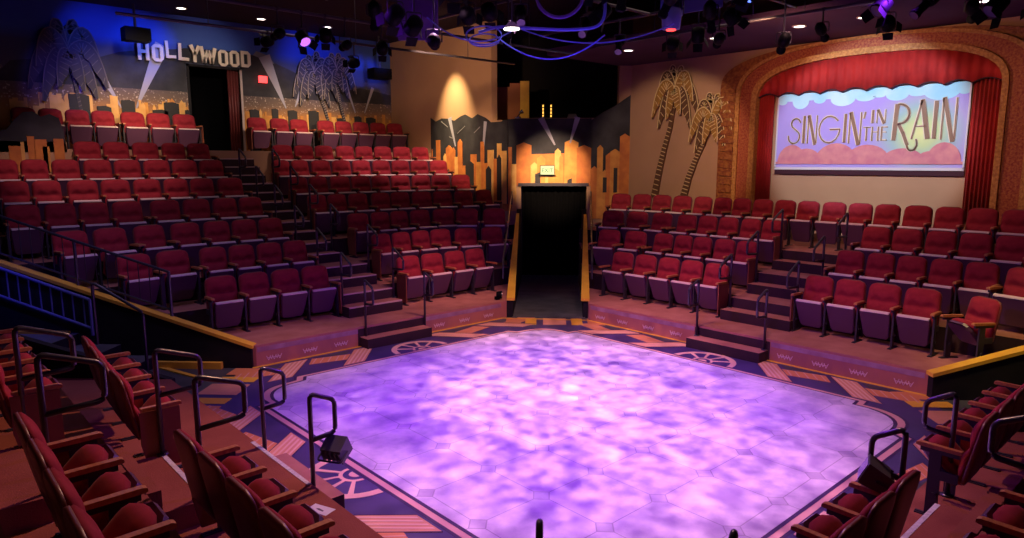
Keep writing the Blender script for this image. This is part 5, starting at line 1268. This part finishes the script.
# walls
spot((11.2, 15.95, 6.65), (12.3, 15.95, 4.2), 1300, (1.0, 0.72, 0.36), 46, 1.0, 0.05)
spot((8.4, 11.8, 5.6), (12.3, 16.6, 5.2), 620, (1.0, 0.60, 0.34), 62, 1.0, 0.1)
spot((9.2, 9.0, 5.0), (13.25, 13.05, 2.8), 4200, (1.0, 0.66, 0.40), 22, 0.9, 0.06)
spot((8.4, 9.9, 5.25), (12.3, 15.2, 3.2), 1500, (1.0, 0.64, 0.38), 24, 0.8, 0.08)
spot((9.6, 7.6, 5.2), (14.9, 10.3, 3.1), 560, (1.0, 0.66, 0.44), 44, 0.4, 0.05)
spot((10.6, 5.6, 5.2), (14.9, 5.75, 3.72), 760, (0.68, 0.80, 1.0), 52, 0.35, 0.04)
spot((10.4, 6.2, 5.2), (14.9, 5.9, 3.6), 300, (1.0, 0.46, 0.26), 95, 0.8, 0.1)
spot((10.0, 3.4, 5.2), (14.9, 3.0, 3.6), 130, (1.0, 0.55, 0.28), 40, 0.8, 0.1)
# blue sky on the backdrop
spot((3.6, 16.6, 6.5), (4.3, 19.3, 5.9), 230, (0.03, 0.09, 1.0), 50, 1.0, 0.1)
spot((5.6, 17.6, 6.6), (5.2, 19.3, 5.9), 150, (0.03, 0.12, 1.0), 60, 1.0, 0.1)
spot((11.3, 17.6, 6.5), (11.3, 19.3, 5.5), 170, (0.03, 0.12, 1.0), 55, 1.0, 0.1)
spot((9.2, 17.0, 6.5), (9.6, 19.3, 6.0), 160, (0.04, 0.10, 1.0), 60, 1.0, 0.1)
spot((2.8, 17.4, 5.2), (3.6, 19.3, 4.9), 60, (0.15, 0.10, 1.0), 70, 1.0, 0.1)
spot((6.4, 15.5, 6.2), (6.5, 19.3, 5.6), 230, (1.0, 0.80, 0.62), 44, 0.9, 0.05)
# blue spill: grid and side exit
area((6.0, 5.4, 4.0), (6.0, 5.8, 5.4), 4, (0.10, 0.10, 1.0), 0.8, 0.8)
spot((0.3, 11.6, 3.6), (0.9, 12.8, 0.4), 110, (0.03, 0.03, 1.0), 60, 0.8, 0.1)
area((2.4, 10.9, 4.2), (2.0, 11.6, 0), 26, (0.6, 0.45, 1.0), 0.5, 0.5)
# near banks: warm light from over the stage, so the chair backs throw shade towards the viewer
spot((4.6, 6.6, 5.3), (1.0, 5.6, 0.5), 640, (1.0, 0.50, 0.34), 74, 0.7, 0.06)
spot((6.6, 5.2, 5.3), (5.8, 0.9, 0.3), 520, (1.0, 0.50, 0.36), 74, 0.7, 0.06)
spot((0.6, 2.0, 5.6), (1.2, 5.0, 0.9), 20, (1.0, 0.52, 0.34), 80, 0.8, 0.1)
area((6.3, 6.0, 5.0), (6.3, 6.0, 0), 10, (0.75, 0.35, 0.9), 5, 5)
spot((9.3, 2.0, 5.2), (11.2, 1.8, 0.6), 420, (1.0, 0.75, 0.3), 40, 0.8, 0.1)

w = bpy.data.worlds.new('world'); w.use_nodes = True; w.node_tree.nodes['Background'].inputs[0].default_value = (0.02, 0.012, 0.03, 1)
w.node_tree.nodes['Background'].inputs[1].default_value = 0.3; bpy.context.scene.world = w
sc = bpy.context.scene
sc.view_settings.view_transform = 'Standard'; sc.view_settings.look = 'None'; sc.view_settings.exposure = 0.0; sc.view_settings.gamma = 1.0
sc.view_settings.use_curve_mapping = False
sc.cycles.use_denoising = True
sc.cycles.max_bounces = 4; sc.cycles.diffuse_bounces = 2
